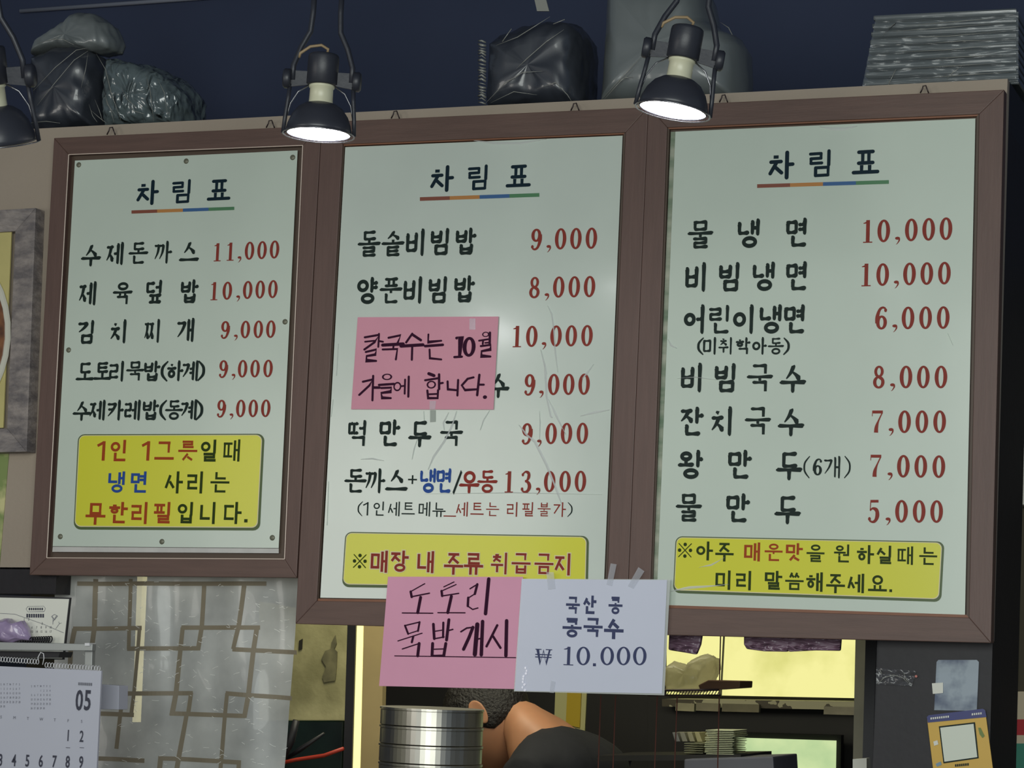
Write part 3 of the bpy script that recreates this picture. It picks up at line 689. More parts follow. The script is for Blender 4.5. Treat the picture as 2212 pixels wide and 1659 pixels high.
n2, s2 = note([(838.3, 1245.7), (1130, 1246), (1112, 1488.4), (819, 1481.8)], -.0035, M['pink'], 'large pink handwritten note hanging below the middle menu board', 'note')
nk = Ink(-.0045); off, sc = (600, 1200), 3.16
hand = [([(1003, 192), (907, 246)], 2), ([(907, 246), (914, 283)], 4.5), ([(914, 281), (1035, 257)], 2.6), ([(975, 285), (955, 390)], 5.5), ([(850, 392), (1058, 394)], 2.2),
 ([(1203, 180), (1133, 214)], 2), ([(1217, 198), (1118, 242)], 2), ([(1118, 242), (1122, 276)], 4.5), ([(1122, 276), (1235, 258)], 2.4), ([(1185, 278), (1160, 390)], 5.5), ([(1093, 390), (1278, 391)], 2.2),
 ([(1312, 227), (1362, 196)], 2.4), ([(1362, 196), (1345, 262)], 4.5), ([(1345, 262), (1300, 290)], 2.2), ([(1300, 288), (1297, 345)], 4.5), ([(1297, 345), (1330, 368), (1366, 358)], 2.4), ([(1440, 160), (1418, 397)], 6.5),
 ([(868, 478), (968, 454)], 2.4), ([(968, 454), (957, 515)], 3.6), ([(868, 478), (890, 535)], 3.6), ([(888, 535), (957, 513)], 2), ([(820, 583), (985, 530)], 2), ([(925, 552), (915, 592)], 4), ([(850, 638), (965, 600)], 2.2), ([(965, 600), (955, 685)], 5.5),
 ([(1062, 468), (1068, 568)], 5), ([(1068, 568), (1135, 556)], 2.5), ([(1130, 458), (1128, 558)], 4), ([(1066, 518), (1130, 508)], 2.2), ([(1168, 438), (1152, 577)], 5.5), ([(1155, 515), (1195, 504)], 2.6),
 ([(1057, 600), (1053, 682)], 5.5), ([(1050, 684), (1137, 682)], 3.5), ([(1147, 600), (1133, 684)], 5.5), ([(1055, 640), (1140, 637)], 2.2),
 ([(1250, 520), (1290, 495), (1332, 490)], 3), ([(1332, 490), (1305, 560), (1268, 640)], 6), ([(1362, 470), (1345, 675)], 8), ([(1398, 450), (1389, 678)], 6.5), ([(1352, 572), (1395, 565)], 3),
 ([(1498, 476), (1425, 620)], 4.5), ([(1465, 545), (1520, 630)], 4.5), ([(1562, 445), (1557, 683)], 6.5), ([(798, 685), (1625, 697)], 1.8)]
CT = [(955,300),(1180,300),(1370,280),(905,570),(1105,570),(1345,570),(1520,565),(1211,691)]
for pts, w in hand: nk.stroke('marker', pts, off, sc, w, CT)
nk.build(s2)
n3, s3 = note([(1127.4, 1251), (1441, 1253), (1430, 1498), (1112, 1492)], -.0068, M['white_paper'], 'white printed price note hanging between the middle and right boards', 'note')
MB().prism(quad([(1127, 1250), (1448, 1251.5), (1435, 1502), (1110, 1493.5)], -.006), .0003).build('plastic_sleeve', M['clear'], n3)
nk = Ink(-.0076)
nk.run('navy_ink', SB, row('국산콩', [(1237.5, 1308), (1274, 1307), (1329.5, 1308)]), 27, 35)
nk.run('navy_ink', SB, row('콩국수', [(1235.6, 1356), (1281, 1356), (1326, 1356)]), 37, 39)
nk.put('navy_ink', symbol(SB, '₩'), 1173.7, 1418, 32, 32, 'symbol')
for ch, x in (('1', 1227), ('0', 1260), ('0', 1311.6), ('0', 1346.8), ('0', 1382)):
    nk.put('navy_ink', digit(ch, .75), x, 1417, 33, 40, 'numeral')
nk.put('navy_ink', symbol(SB, '.'), 1284, 1436, 16, 16, 'symbol')
nk.build(s3)
for q in ([(1319, 1217), (1332, 1219), (1322, 1266), (1310, 1263)], [(1379, 1225), (1392, 1234), (1368, 1272), (1356, 1266)], [(1190, 1470), (1200, 1473), (1196, 1497), (1187, 1496)],
          [(1180, 1236), (1196, 1236), (1200, 1272), (1184, 1274)]):
    MB().prism(quad(q, -.0082), .0002).build('tape_strip', M['tape'], n3)
M['glint'] = mat('shiny_scrap', srgb(240, 240, 255), .1, coat=1)
mb = MB()
for k in range(9):
    x, y = 1136 - k * .6 + random.uniform(-5, 5), 1440 + k * 6
    mb.prism(quad([(x, y), (x + random.uniform(2, 5), y + 1), (x + 2, y + 6), (x - 2, y + 4)], -.0085), .0003)
mb.build('torn_label_scrap', M['glint'], n3, kind='stuff')

# ------------------------------------------------------------------ picture frame and poster at the left edge
t = thing('picture_frame', P(-170, 980, .03), 'distressed grey picture frame with a food picture at the left edge', 'picture')
po = [(-420, 478), (77, 449), (57, 975.6), (-440, 985)]; pi = [(-370, 520), (25, 497), (7, 924), (-390, 935)]
M['greyframe'] = mat('distressed_grey', srgb(166, 156, 150), .6, col2=srgb(118, 112, 112), vscale=22, var=.1, bump=.4, bscale=60, stretch=(1, 1, 3), detail=8)
for i in range(4):
    j = (i + 1) % 4
    mb = MB(); q = quad([po[i], po[j], pi[j], pi[i]], -.002)
    q[2].y += .012; q[3].y += .012
    n = 4; bk = [Vector((p.x, .03, p.z)) for p in q]
    mb.add(q + bk, [(0, 1, 2, 3), (7, 6, 5, 4)] + [(k, k + 4, (k + 1) % 4 + 4, (k + 1) % 4) for k in range(4)])
    mb.build('frame_rail', M['greyframe'], t, bevel=.0012)
pm = bpy.data.materials.new('food_picture'); pm.use_nodes = True
nt = pm.node_tree; b = nt.nodes['Principled BSDF']; b.inputs['Roughness'].default_value = .4
tc = nt.nodes.new('ShaderNodeTexCoord'); vo = nt.nodes.new('ShaderNodeTexVoronoi'); vo.inputs['Scale'].default_value = 60
rp_ = nt.nodes.new('ShaderNodeValToRGB'); rp_.color_ramp.elements[0].color = srgb(70, 40, 30); rp_.color_ramp.elements[1].color = srgb(150, 98, 60)
nt.links.new(tc.outputs['Object'], vo.inputs['Vector']); nt.links.new(vo.outputs['Distance'], rp_.inputs['Fac']); nt.links.new(rp_.outputs['Color'], b.inputs['Base Color'])
MB().prism(quad(pi, .016), .003).build('picture', mat('picture_table', srgb(208, 196, 128), .5, var=.12, vscale=12), t)
c = P(-170, 735, .015)
mb = MB().lathe([(0, 0), (.195, 0), (.2, .001)], Matrix.Translation(c + Vector((0, -.0002, 0))) @ Matrix.Rotation(math.pi / 2, 4, 'X'), 40)
pl = mb.build('printed_plate', mat('picture_plate', srgb(214, 212, 196), .5), t)
MB().lathe([(0, .0006), (.186, .0006), (.187, 0)], Matrix.Translation(c + Vector((0, -.0008, 0))) @ Matrix.Rotation(math.pi / 2, 4, 'X'), 40).build('printed_food', pm, t)
mb = MB().prism(quad([(-120, 984), (19, 980), (-1, 1222), (-130, 1215)], .0285), .0012)
single(mb, 'poster', mat('leafy_poster', srgb(132, 150, 88), .5, col2=srgb(214, 208, 150), vscale=14, var=.1, ramp=(.42, .55)), 'green leafy poster under the grey picture frame', 'poster')
# ------------------------------------------------------------------ track lamps
def lamp(px, py, Y, tilt, yaw, scale, label, on=True, hook=True):
    c = P(px, py, Y)
    t = thing('track_spotlight', (c.x, c.y, c.z), label, 'spotlight', 'black track spotlights over the boards')
    Mx = Matrix.Translation(c) @ Matrix.Rotation(yaw, 4, 'Z') @ Matrix.Rotation(tilt[0], 4, 'Y') @ Matrix.Rotation(tilt[1], 4, 'X') @ Matrix.Diagonal((scale, scale, scale, 1))
    q = lambda x, y, z: Mx @ Vector((x, y, z))
    # dome and bulb
    MB().lathe([(.0455, .0), (.0475, .001), (.0478, .006), (.046, .014), (.041, .027), (.033, .038), (.024, .044), (.0175, .046)], Mx, 44).build('bulb_shell', M['reflector'], t, smooth=True)
    MB().lathe([(.0178, .044), (.0172, .052), (.0168, .068), (.0185, .069), (.0188, .072), (.017, .073)], Mx, 32).build('bulb_neck', M['bulbneck'], t, smooth=True)
    MB().lathe([(0, -.0025), (.02, -.002), (.038, -.0005), (.0456, .0015)], Mx, 44).build('bulb_face', M['glow'] , t, smooth=True)
    MB().lathe([(.0, .118), (.0205, .118), (.022, .1165), (.0226, .113), (.0228, .074), (.020, .0725), (.0, .0725)], Mx, 32).build('socket_cup', M['lamp'], t, smooth=True)
    # bracket plates at the socket
    for sx in (-1, 1):
        MB().add([q(sx * .020, -.004, .092), q(sx * .046, -.004, .092), q(sx * .046, -.004, .068), q(sx * .020, -.004, .072),
                  q(sx * .020, -.0015, .092), q(sx * .046, -.0015, .092), q(sx * .046, -.0015, .068), q(sx * .020, -.0015, .072)],
                 [(0,1,2,3),(7,6,5,4),(0,4,5,1),(1,5,6,2),(2,6,7,3),(3,7,4,0)]).build('bracket_plate', M['lamp'], t)
        Mk = Mx @ Matrix.Translation((sx * .047, -.002, .080)) @ Matrix.Rotation(sx * math.pi / 2, 4, 'Y')
        MB().lathe([(0, -.002), (.013, -.002), (.0145, .001), (.0145, .007), (.012, .0095), (0, .0095)], Mk, 24).build('pivot_knob', M['lamp'], t, smooth=True)
        # strap from the knob down to the ring
        pts = [q(sx * .046, -.002, .072), q(sx * .0475, -.002, .05), q(sx * .050, -.001, .025), q(sx * .0515, 0, .0)]
        MB().tube(pts, .0032, 8).build('ring_strap', M['lamp'], t, smooth=True)
        pts = [q(sx * .019, .0, .072), q(sx * .034, .0, .062), q(sx * .044, .0, .044), q(sx * .049, .0, .02), q(sx * .051, 0, .002)]
        MB().tube(pts, .0012, 6).build('spring_wire', M['ring'], t, smooth=True)
        # yoke arm up to the stem
        pts = [q(sx * .043, -.003, .078), q(sx * .043, -.002, .1), q(sx * .034, 0, .128), q(sx * .022, 0, .152), q(sx * .020, 0, .18), q(sx * .020, 0, .215)]
        MB().tube(pts, .0042, 8).build('yoke_arm', M['lamp'], t, smooth=True)
    MB().lathe([(.0505, .0), (.0525, .0005), (.0525, -.0012), (.0505, -.0014), (.0505, .0)], Mx, 48).build('gimbal_ring', M['ring'], t, smooth=True)
    pts = [q(.004, -.002, .118), q(.006, -.004, .126), q(-.004, -.006, .131), q(-.02, -.006, .128), q(-.034, -.004, .118), q(-.036, -.002, .112)]
    MB().tube(pts, .0022, 8).build('supply_cable', mat('tan_cable', srgb(150, 128, 96), .5), t, smooth=True)
    # stem to the ceiling track
    top = q(0, 0, .215)
    MB().tube([top + Vector((-.022, 0, 0)), top + Vector((.022, 0, 0))], .006, 8).build('yoke_bar', M['lamp'], t, smooth=True)
    MB().tube([top, Vector((top.x, top.y, 3.4))], .014, 16).build('stem', M['lamp'], t, smooth=True)
    return t
LY = -.7
lamp(688, 291, LY, (0.02, 0), math.radians(20), 1.0, 'lit black track spotlight between the left and middle boards')
lamp(1453, 240, LY, (math.radians(8.5), 0), math.radians(20), 1.0, 'lit black track spotlight between the middle and right boards')
lamp(-6, 310, LY - .25, (math.radians(-6), math.radians(19)), math.radians(20), 1.14, 'black track spotlight cut by the left edge, facing the wall')
tr = P(700, 300, LY)
mb = MB().box((-2.2, tr.y - .02, 3.4), (1.6, tr.y + .02, 3.44)); single(mb, 'lighting_track', M['lamp'], 'black lighting track on the ceiling holding the spotlights', 'track')

# ------------------------------------------------------------------ bags on top of the beam
def plastic(name, col, hi, rough=.28, bscale=30, bump=1.0, stretch=(1, 1, 1), alpha=1, thr=(.42, .62)):
    m = bpy.data.materials.new(name); m.use_nodes = True; nt = m.node_tree; b = nt.nodes['Principled BSDF']
    b.inputs['Base Color'].default_value = col; b.inputs['Roughness'].default_value = rough; b.inputs['Alpha'].default_value = alpha
    b.inputs['Specular IOR Level'].default_value = .8; b.inputs['Coat Weight'].default_value = .6; b.inputs['Coat Roughness'].default_value = .12
    tc = nt.nodes.new('ShaderNodeTexCoord'); mp = nt.nodes.new('ShaderNodeMapping'); mp.inputs['Scale'].default_value = stretch
    n = nt.nodes.new('ShaderNodeTexNoise'); n.inputs['Scale'].default_value = bscale; n.inputs['Detail'].default_value = 6; n.inputs['Distortion'].default_value = 1.2
    n.noise_type = 'RIDGED_MULTIFRACTAL'
    bp = nt.nodes.new('ShaderNodeBump'); bp.inputs['Strength'].default_value = bump; bp.inputs['Distance'].default_value = .02
    nt.links.new(tc.outputs['Object'], mp.inputs['Vector']); nt.links.new(mp.outputs['Vector'], n.inputs['Vector'])
    nt.links.new(n.outputs['Fac'], bp.inputs['Height']); nt.links.new(bp.outputs['Normal'], b.inputs['Normal']); nt.links.new(bp.outputs['Normal'], b.inputs['Coat Normal'])
    return m
M['bagdark'] = plastic('dark_clear_bag', srgb(54, 58, 66), None, rough=.4, bscale=7, bump=.5)
M['bagclear'] = plastic('crinkled_clear_bag', srgb(98, 110, 112), None, rough=.16, bscale=18, bump=1.0, stretch=(2.2, 1, 1))
M['baggrey'] = plastic('grey_bag', srgb(110, 116, 116), None, rough=.4, bscale=3.2, bump=.4, stretch=(3, 1, .5))
M['bagstack'] = plastic('stretch_wrap', srgb(86, 92, 94), None, rough=.25, bscale=5, bump=.7, stretch=(.35, 1, 5))
M['bagfold'] = mat('bag_fold', srgb(150, 150, 142), .25, coat=.7)
def lump(poly, Y, dy, m, name, parent, seed=0, amp=.006, fr=14, n=3):
    """a bulging body: outline polygon (pixels) given real depth dy, cushioned front and back"""
    c = [P(x, y, Y) for x, y in poly]
    # densify outline
    out = []
    for i in range(len(c)):
        a, b = c[i], c[(i + 1) % len(c)]; k = max(1, int((b - a).length / .007))
        out += [a + (b - a) * (j / k) for j in range(k)]
    cen = sum(out, Vector()) / len(out); mb = MB(); K = 20; N = len(out)
    for r in range(2 * K + 1):
        th = math.pi * r / (2 * K); s = math.sin(th); s = s ** .35 if s > 1e-9 else 0; yy = -math.cos(th)
        for p in out:
            v = cen + (p - cen) * s; v.y = Y + dy / 2 + yy * dy / 2
            d = noise.noise(Vector((v.x * fr + seed, v.y * fr, v.z * fr))) + .35 * (1 - 2 * abs(noise.noise(Vector((v.x * fr * 4, v.y * fr * 3 + seed, v.z * fr * 2))))) + .6 * (1 - abs(noise.noise(Vector((v.x * fr * 2.3, v.y * fr * 2 + seed, v.z * fr * 1.6))))) - .4
            nrm = (v - (cen + Vector((0, dy / 2, 0)))); nrm.normalize()
            mb.v.append(v + nrm * d * amp * (1 if s > .3 else 1))
    for r in range(2 * K):
        for k in range(N):
            a0 = r * N + k; a1 = r * N + (k + 1) % N
            mb.f.append((a0, a1, a1 + N, a0 + N))
    o = mb.build(name, m, parent, smooth=True)
    return o
def folds(lines, Y, parent, w=.0009, m=None):
    mb = MB()
    for pts in lines: mb.tube([P(x, y, Y) for x, y in pts], [w * .3] + [w] * (len(pts) - 2) + [w * .3] if len(pts) > 2 else w, 5)
    mb.build('plastic_fold', m or M['bagfold'], parent, smooth=True)
YB = .1
t = thing('plastic_bag', P(120, 270, YB), 'dark knotted plastic bag on the wall top at far left', 'bag')
lump([(52, 276), (48, 180), (52, 110), (90, 92), (150, 92), (182, 104), (186, 150), (184, 268), (120, 274)], YB, .16, M['bagdark'], 'bag_body', t, 3, .008)
lump([(50, 112), (62, 88), (110, 50), (145, 22), (168, 18), (190, 26), (215, 45), (226, 78), (222, 96), (190, 104), (150, 96), (110, 96)], YB + .02, .1, M['baggrey'], 'knotted_top', t, 9, .009)
folds([[(188, 104), (165, 108), (120, 145), (72, 196)], [(190, 110), (160, 130), (118, 180), (80, 228)], [(190, 115), (185, 150), (175, 190)], [(80, 94), (110, 86), (134, 84), (160, 97)], [(60, 266), (100, 262), (130, 266)]], YB - .008, t, w=.0007)
t = thing('plastic_bag', P(280, 266, YB), 'crinkled clear plastic bundle on the wall top beside the knotted bag', 'bag')
lump([(210, 270), (206, 200), (208, 140), (218, 120), (240, 118), (290, 130), (335, 152), (362, 180), (370, 200), (366, 262), (280, 267)], YB + .0, .17, M['bagclear'], 'bag_body', t, 17, .012, 24)
folds([[(208, 116), (228, 150), (240, 200), (262, 262)], [(315, 160), (325, 200), (332, 262)], [(228, 210), (240, 240), (246, 264)], [(205, 215), (215, 240), (222, 262)], [(192, 225), (200, 250), (210, 264)], [(226, 200), (232, 225), (250, 250)], [(340, 170), (355, 200), (362, 250)],
       [(196, 238), (212, 252), (230, 266)], [(262, 190), (275, 215), (298, 235)], [(275, 225), (290, 240), (312, 246)]], YB - .012, t, w=.0007)
t = thing('plastic_bag', P(1140, 226, YB), 'dark wrapped bundle on the wall top, left of the grey bag', 'bag')
lump([(1036, 230), (1034, 160), (1036, 82), (1060, 62), (1110, 40), (1165, 30), (1222, 34), (1238, 60), (1240, 140), (1240, 216), (1140, 224)], YB, .18, M['bagdark'], 'bag_body', t, 31, .007)
folds([[(1188, 36), (1150, 60), (1118, 80), (1072, 98)], [(1218, 64), (1180, 90), (1140, 125), (1114, 150)], [(1220, 42), (1195, 52)], [(1048, 224), (1090, 180), (1130, 156), (1172, 154)], [(1160, 192), (1200, 178), (1226, 205), (1234, 218)], [(1060, 222), (1110, 198), (1160, 205)], [(1085, 90), (1105, 62)]], YB - .008, t, w=.0008)
mb = MB()
for k in range(20):
    y = 88 + k * 7; mb.tube([P(1034, y, YB - .004), P(1041, y + 3 * math.sin(k), YB - .012), P(1049, y + 4, YB - .006)], .0018 + .0008 * math.sin(k * 2.3), 6)
mb.build('gathered_edge', M['bagfold'], t, smooth=True)
MB().prism(quad([(1148, -30), (1172, -30), (1186, 24), (1160, 24)], YB), .003).build('strap', M['bagfold'], t)
t = thing('plastic_bag', P(1420, 214, YB + .02), 'large grey translucent bag behind the right spotlight', 'bag')
lump([(1272, 222), (1282, 100), (1288, -60), (1420, -60), (1500, -40), (1512, 26), (1540, 44), (1570, 56), (1584, 80), (1587, 140), (1585, 206), (1430, 216)], YB + .02, .2, M['baggrey'], 'bag_body', t, 51, .003, 8)
folds([[(1388, 120), (1350, 160), (1300, 214)], [(1370, 150), (1340, 176), (1306, 214)], [(1368, 166), (1350, 168), (1330, 180)]], YB + .012, t, w=.0009)
folds([[(1556, 48), (1574, 60), (1584, 80), (1586, 130), (1584, 205)]], YB + .11, t, w=.0008)
t = thing('wrapped_stack', P(2030, 190, YB), 'stack of flat packs in clear stretch wrap on the right end of the wall top', 'bundle')
for k in range(9):
    y0 = 184 - k * 17.5
    q = [(1866 + k * 2.5, y0 - 14 + 3), (2196, y0 - 30 + 3), (2196, y0 - 14), (1866 + k * 2.5, y0)]
    MB().prism(quad(q, YB + .002), .2).build('flat_pack', M['bagstack'], t, bevel=.003)
def fn(u, v):
    a = P(1862 + (1 - v) * 30, 38 + v * 152, YB - .006) * (1 - u) + P(2200, 26 + v * 156, YB - .006) * u
    a.y += .003 * noise.noise(Vector((u * 4, v * 30, 3))) + .002 * noise.noise(Vector((u * 12, v * 9, 8))); a.z += .004 * noise.noise(Vector((u * 6, v, 1))) * (1 - v)
    return a
wrap = MB().grid(fn, 60, 70).build('stretch_wrap', plastic('wrap_film', srgb(150, 158, 160), None, rough=.18, bscale=4, bump=.5, stretch=(.4, 1, 4), alpha=.3), t, smooth=True)
folds([[(1925, 68 - 0), (2010, 62), (2165, 50)], [(1940, 82), (2050, 78), (2160, 68)], [(1950, 112), (2040, 108), (2170, 96)], [(1985, 128), (2090, 122), (2165, 118)], [(1960, 148), (2060, 142), (2165, 136)], [(1990, 170), (2080, 162), (2180, 156)], [(1920, 60), (1935, 50), (1905, 78)], [(2045, 170), (2060, 155), (2078, 142)], [(2000, 95), (2080, 88), (2150, 86)], [(1935, 150), (1918, 185)], [(1960, 55), (2070, 46), (2170, 38)]], YB - .012, t, w=.0007)  # the wrap's highlight lines, put in as pale fold tubes

# ------------------------------------------------------------------ film curtain with lattice print, bottom left
YC = .085
off, sc = (0, 1200), 3.16
sheet_q = [(121, 1235), (650, 1235), (606, 1720), (118, 1720)]
a, b, c, d = [P(x, y, YC) for x, y in sheet_q]
def wav(x, z): return (.006 * math.sin(x * 34 + z * 3) + .012 * noise.noise(Vector((x * 14 + z * 1.5, 2, z * 1.2)))) + .008 * noise.noise(Vector((x * 9, 0, z * 2.5))) + .003 * noise.noise(Vector((x * 22, 5, z * 9)))
def fn(u, v):
    p = (a * (1 - u) + b * u) * (1 - v) + (d * (1 - u) + c * u) * v
    p.y += wav(p.x, p.z); return p
t = thing('film_curtain', ((c.x + d.x) / 2, YC, min(c.z, d.z)), 'translucent grey film curtain with brown lattice print under the left board', 'curtain')
fm = bpy.data.materials.new('hanji_film'); fm.use_nodes = True; nt = fm.node_tree; bs = nt.nodes['Principled BSDF']
tc = nt.nodes.new('ShaderNodeTexCoord'); no = nt.nodes.new('ShaderNodeTexNoise'); no.inputs['Scale'].default_value = 9; no.inputs['Detail'].default_value = 8
rr_ = nt.nodes.new('ShaderNodeValToRGB'); rr_.color_ramp.elements[0].position = .35; rr_.color_ramp.elements[1].position = .7
rr_.color_ramp.elements[0].color = srgb(184, 186, 184); rr_.color_ramp.elements[1].color = srgb(228, 230, 226)
nt.links.new(tc.outputs['Object'], no.inputs['Vector']); nt.links.new(no.outputs['Fac'], rr_.inputs['Fac'])
bs.inputs['Roughness'].default_value = .3; bs.inputs['Coat Weight'].default_value = .3
tl = nt.nodes.new('ShaderNodeBsdfTranslucent'); mx = nt.nodes.new('ShaderNodeMixShader'); mx.inputs[0].default_value = .22
nt.links.new(rr_.outputs['Color'], tl.inputs[0]); nt.links.new(rr_.outputs['Color'], bs.inputs['Base Color'])
tp = nt.nodes.new('ShaderNodeBsdfTransparent'); mx2 = nt.nodes.new('ShaderNodeMixShader'); mx2.inputs[0].default_value = .12
nt.links.new(bs.outputs[0], mx.inputs[1]); nt.links.new(tl.outputs[0], mx.inputs[2]); nt.links.new(mx.outputs[0], mx2.inputs[1]); nt.links.new(tp.outputs[0], mx2.inputs[2])
nt.links.new(mx2.outputs[0], nt.nodes['Material Output'].inputs[0])
film = MB().grid(fn, 90, 70).build('film', fm, t, smooth=True)
M['lattice'] = mat('lattice_print', srgb(140, 130, 110), .5, spec=.3)
M['fibre'] = mat('paper_fibre', srgb(246, 246, 240), .4)
def onfilm(pts, w, key, nm, lift=.0008, mb=None):
    mb = mb or MB(); q = [(off[0] + x / sc, off[1] + y / sc) for x, y in pts]; dense = []
    for i in range(len(q) - 1):
        k = max(1, int(math.hypot(q[i + 1][0] - q[i][0], q[i + 1][1] - q[i][1]) / 8))
        dense += [(q[i][0] + (q[i + 1][0] - q[i][0]) * j / k, q[i][1] + (q[i + 1][1] - q[i][1]) * j / k) for j in range(k)]
    dense.append(q[-1])
    for pg in ribbon([(x, y, w) for x, y in dense]):
        vs = []
        for x, y in pg:
            p = P(x, y, YC); p.y += wav(p.x, p.z) - lift; vs.append(p)
        mb.add(vs, [(0, 1, 2, 3)])
    return mb
lines = [[(530, 192), (1815, 192)], [(640, 160), (628, 500), (612, 640)], [(892, 160), (878, 640)], [(1388, 190), (1372, 480), (1348, 640)], [(1678, 190), (1642, 480), (1606, 640)],
 [(505, 500), (985, 495)], [(515, 500), (488, 640), (470, 900)], [(968, 485), (955, 640), (925, 940), (902, 1095)], [(865, 636), (1362, 633)], [(1232, 492), (1778, 492)],
 [(1242, 490), (1228, 640), (1196, 940), (1172, 1090)], [(1758, 492), (1738, 650), (1712, 950), (1686, 1105)], [(1600, 640), (2030, 662)], [(830, 942), (1312, 940)], [(1300, 935), (1275, 1085)],
 [(1160, 1078), (1695, 1095)], [(1548, 940), (1990, 975)], [(1560, 940), (1545, 1090), (1515, 1390), (1495, 1600)], [(1265, 1085), (1200, 1450), (1180, 1600)], [(840, 940), (785, 1320)],
 [(640, 1078), (925, 1088)], [(1090, 1383), (1660, 1412)], [(1105, 1383), (1080, 1600)], [(1645, 1412), (1630, 1600)], [(620, 640), (600, 900)], [(650, 1385), (1000, 1400)]]
mb = MB()
for ln in lines: onfilm(ln, 9.5, 'lattice', '', .0006, mb)
mb.build('lattice_print', M['lattice'], t, normals=False)
mb = MB()
for k in range(240):
    x = random.uniform(560, 1980); y = random.uniform(180, 1430); a_ = random.uniform(-.6, .9); l = random.uniform(12, 45)
    if x > 2010 - (y - 470) * .09 and y > 470: continue
    onfilm([(x, y), (x + l * .5 * math.cos(a_), y + l * .5 * math.sin(a_) + random.uniform(-4, 4)), (x + l * math.cos(a_), y + l * math.sin(a_))], .8, 'fibre', '', .001, mb)
mb.build('paper_fibre', M['fibre'], t, kind='stuff', normals=False)

# ------------------------------------------------------------------ calendars and rack at the lower left
def text_mesh(txt, size, bold=0.0):
    cu = bpy.data.curves.new('txt', 'FONT'); cu.body = txt; cu.size = size; cu.align_x = 'CENTER'; cu.align_y = 'CENTER'; cu.offset = bold; cu.resolution_u = 3
    o = bpy.data.objects.new('txt', cu); C.objects.link(o); dg = bpy.context.evaluated_depsgraph_get(); dg.update()
    me = bpy.data.meshes.new_from_object(o.evaluated_get(dg)); vs = [v.co.copy() for v in me.vertices]; fs = [tuple(p.vertices) for p in me.polygons]
    bpy.data.objects.remove(o); bpy.data.curves.remove(cu); bpy.data.meshes.remove(me); return vs, fs
def put_text(mb, txt, px, py, Y, hpx, sx=1.0, bold=0.0):
    k = (P(px, py - 10, Y) - P(px, py + 10, Y)).z / 20
    vs, fs = text_mesh(txt, hpx * k * 1.38, bold * k); c = P(px, py, Y)
    mb.add([(c.x + v.x * sx, Y, c.z + v.y) for v in vs], fs)
M['cal'] = mat('calendar_paper', srgb(188, 190, 202), .6, var=.03)
M['cal2'] = mat('calendar_cream', srgb(226, 226, 214), .6, var=.03)
M['calink'] = mat('calendar_ink', srgb(52, 54, 70), .5)
M['fineink'] = mat('fine_ink', srgb(110, 112, 122), .5)
M['spiral'] = mat('white_spiral', srgb(214, 214, 216), .35)
YK = -.35
t = thing('wall_calendar', P(60, 1720, YK), 'white wall calendar page numbered 05 hanging from the grey rack bar', 'calendar')
cq = [(-160, 1432), (219, 1449), (204, 1760), (-178, 1760)]
MB().prism(quad(cq, YK), .004).build('calendar_pages', M['cal'], t)
mb = MB()
for k in range(46):
    x = -70 + k * 6.3; y = 1430 + (x - 0) * .066 - (6 if x < 90 else 0)
    if abs(x - 92) < 8: continue
    c0 = P(x, y, YK + .002); mb.tube([c0 + Vector((0, .004 * math.sin(a), .0042 * math.cos(a))) for a in [i * math.pi / 5 for i in range(11)]], .0007, 5)
mb.build('spiral_binding', M['spiral'], t, kind='stuff')
MB().tube([P(84, 1431, YK - .002), P(82, 1420, YK - .002), P(88, 1409, YK - .002), P(94, 1412, YK - .002), P(95, 1422, YK - .002), P(92, 1436, YK - .002)], .0008, 6).build('hanger_hook', M['spiral'], t, smooth=True)
for ch, x in (('0', 171), ('5', 189)):
    mb = MB(); put_text(mb, ch, x, 1515, YK - .0012, 44, .62, 1.2); mb.build('month_number', M['calink'], t, normals=False)
mb = MB(); Yk = YK - .0012
for i, ch in enumerate('12'):
    mb = MB(); put_text(mb, ch, 147 + i * 29, 1590 + i * 2, Yk, 25, .62, .4); mb.build('day_number', M['calink'], t, normals=False)
for i, ch in enumerate('3456789'):
    mb = MB(); put_text(mb, ch, 1 + i * 29, 1643 + i * .8, Yk, 26, .62, .6); mb.build('day_number', M['calink'], t, normals=False)
mb = MB()
rows_ = [(0, 'S M T W T F S'), (1, '      1 2 3'), (2, '4 5 6 7 8 9 10')]
for gx, n0 in ((10, 0), (76, 3)):
    for r in range(6):
        for c_ in range(7):
            n_ = r * 7 + c_ - n0 - 2
            s_ = 'SMTWTFS'[c_] if r == 0 else (str(n_ - 4) if 1 <= n_ - 4 <= 30 else '')
            if s_: put_text(mb, s_, gx - 8 + c_ * 6.6, 1478 + r * 9.5 + gx * .06, Yk, 4.6, .7)
for i in range(7): put_text(mb, 'SMTWTFS'[i], 2 + i * 29, 1549 + i * 1.6, Yk, 6.5)
for x in (142, 172): mb.prism(quad([(x, 1614), (x + 9, 1614.5), (x + 9, 1616), (x, 1615.5)], Yk), .0001)
for k in range(7): mb.prism(quad([(169 + k * 4.4, 1474 + k * .2), (172 + k * 4.4, 1474 + k * .2), (172 + k * 4.4, 1480 + k * .2), (169 + k * 4.4, 1480 + k * .2)], Yk), .0001)
mb.build('small_calendar_print', M['fineink'], t, normals=False, kind='stuff')
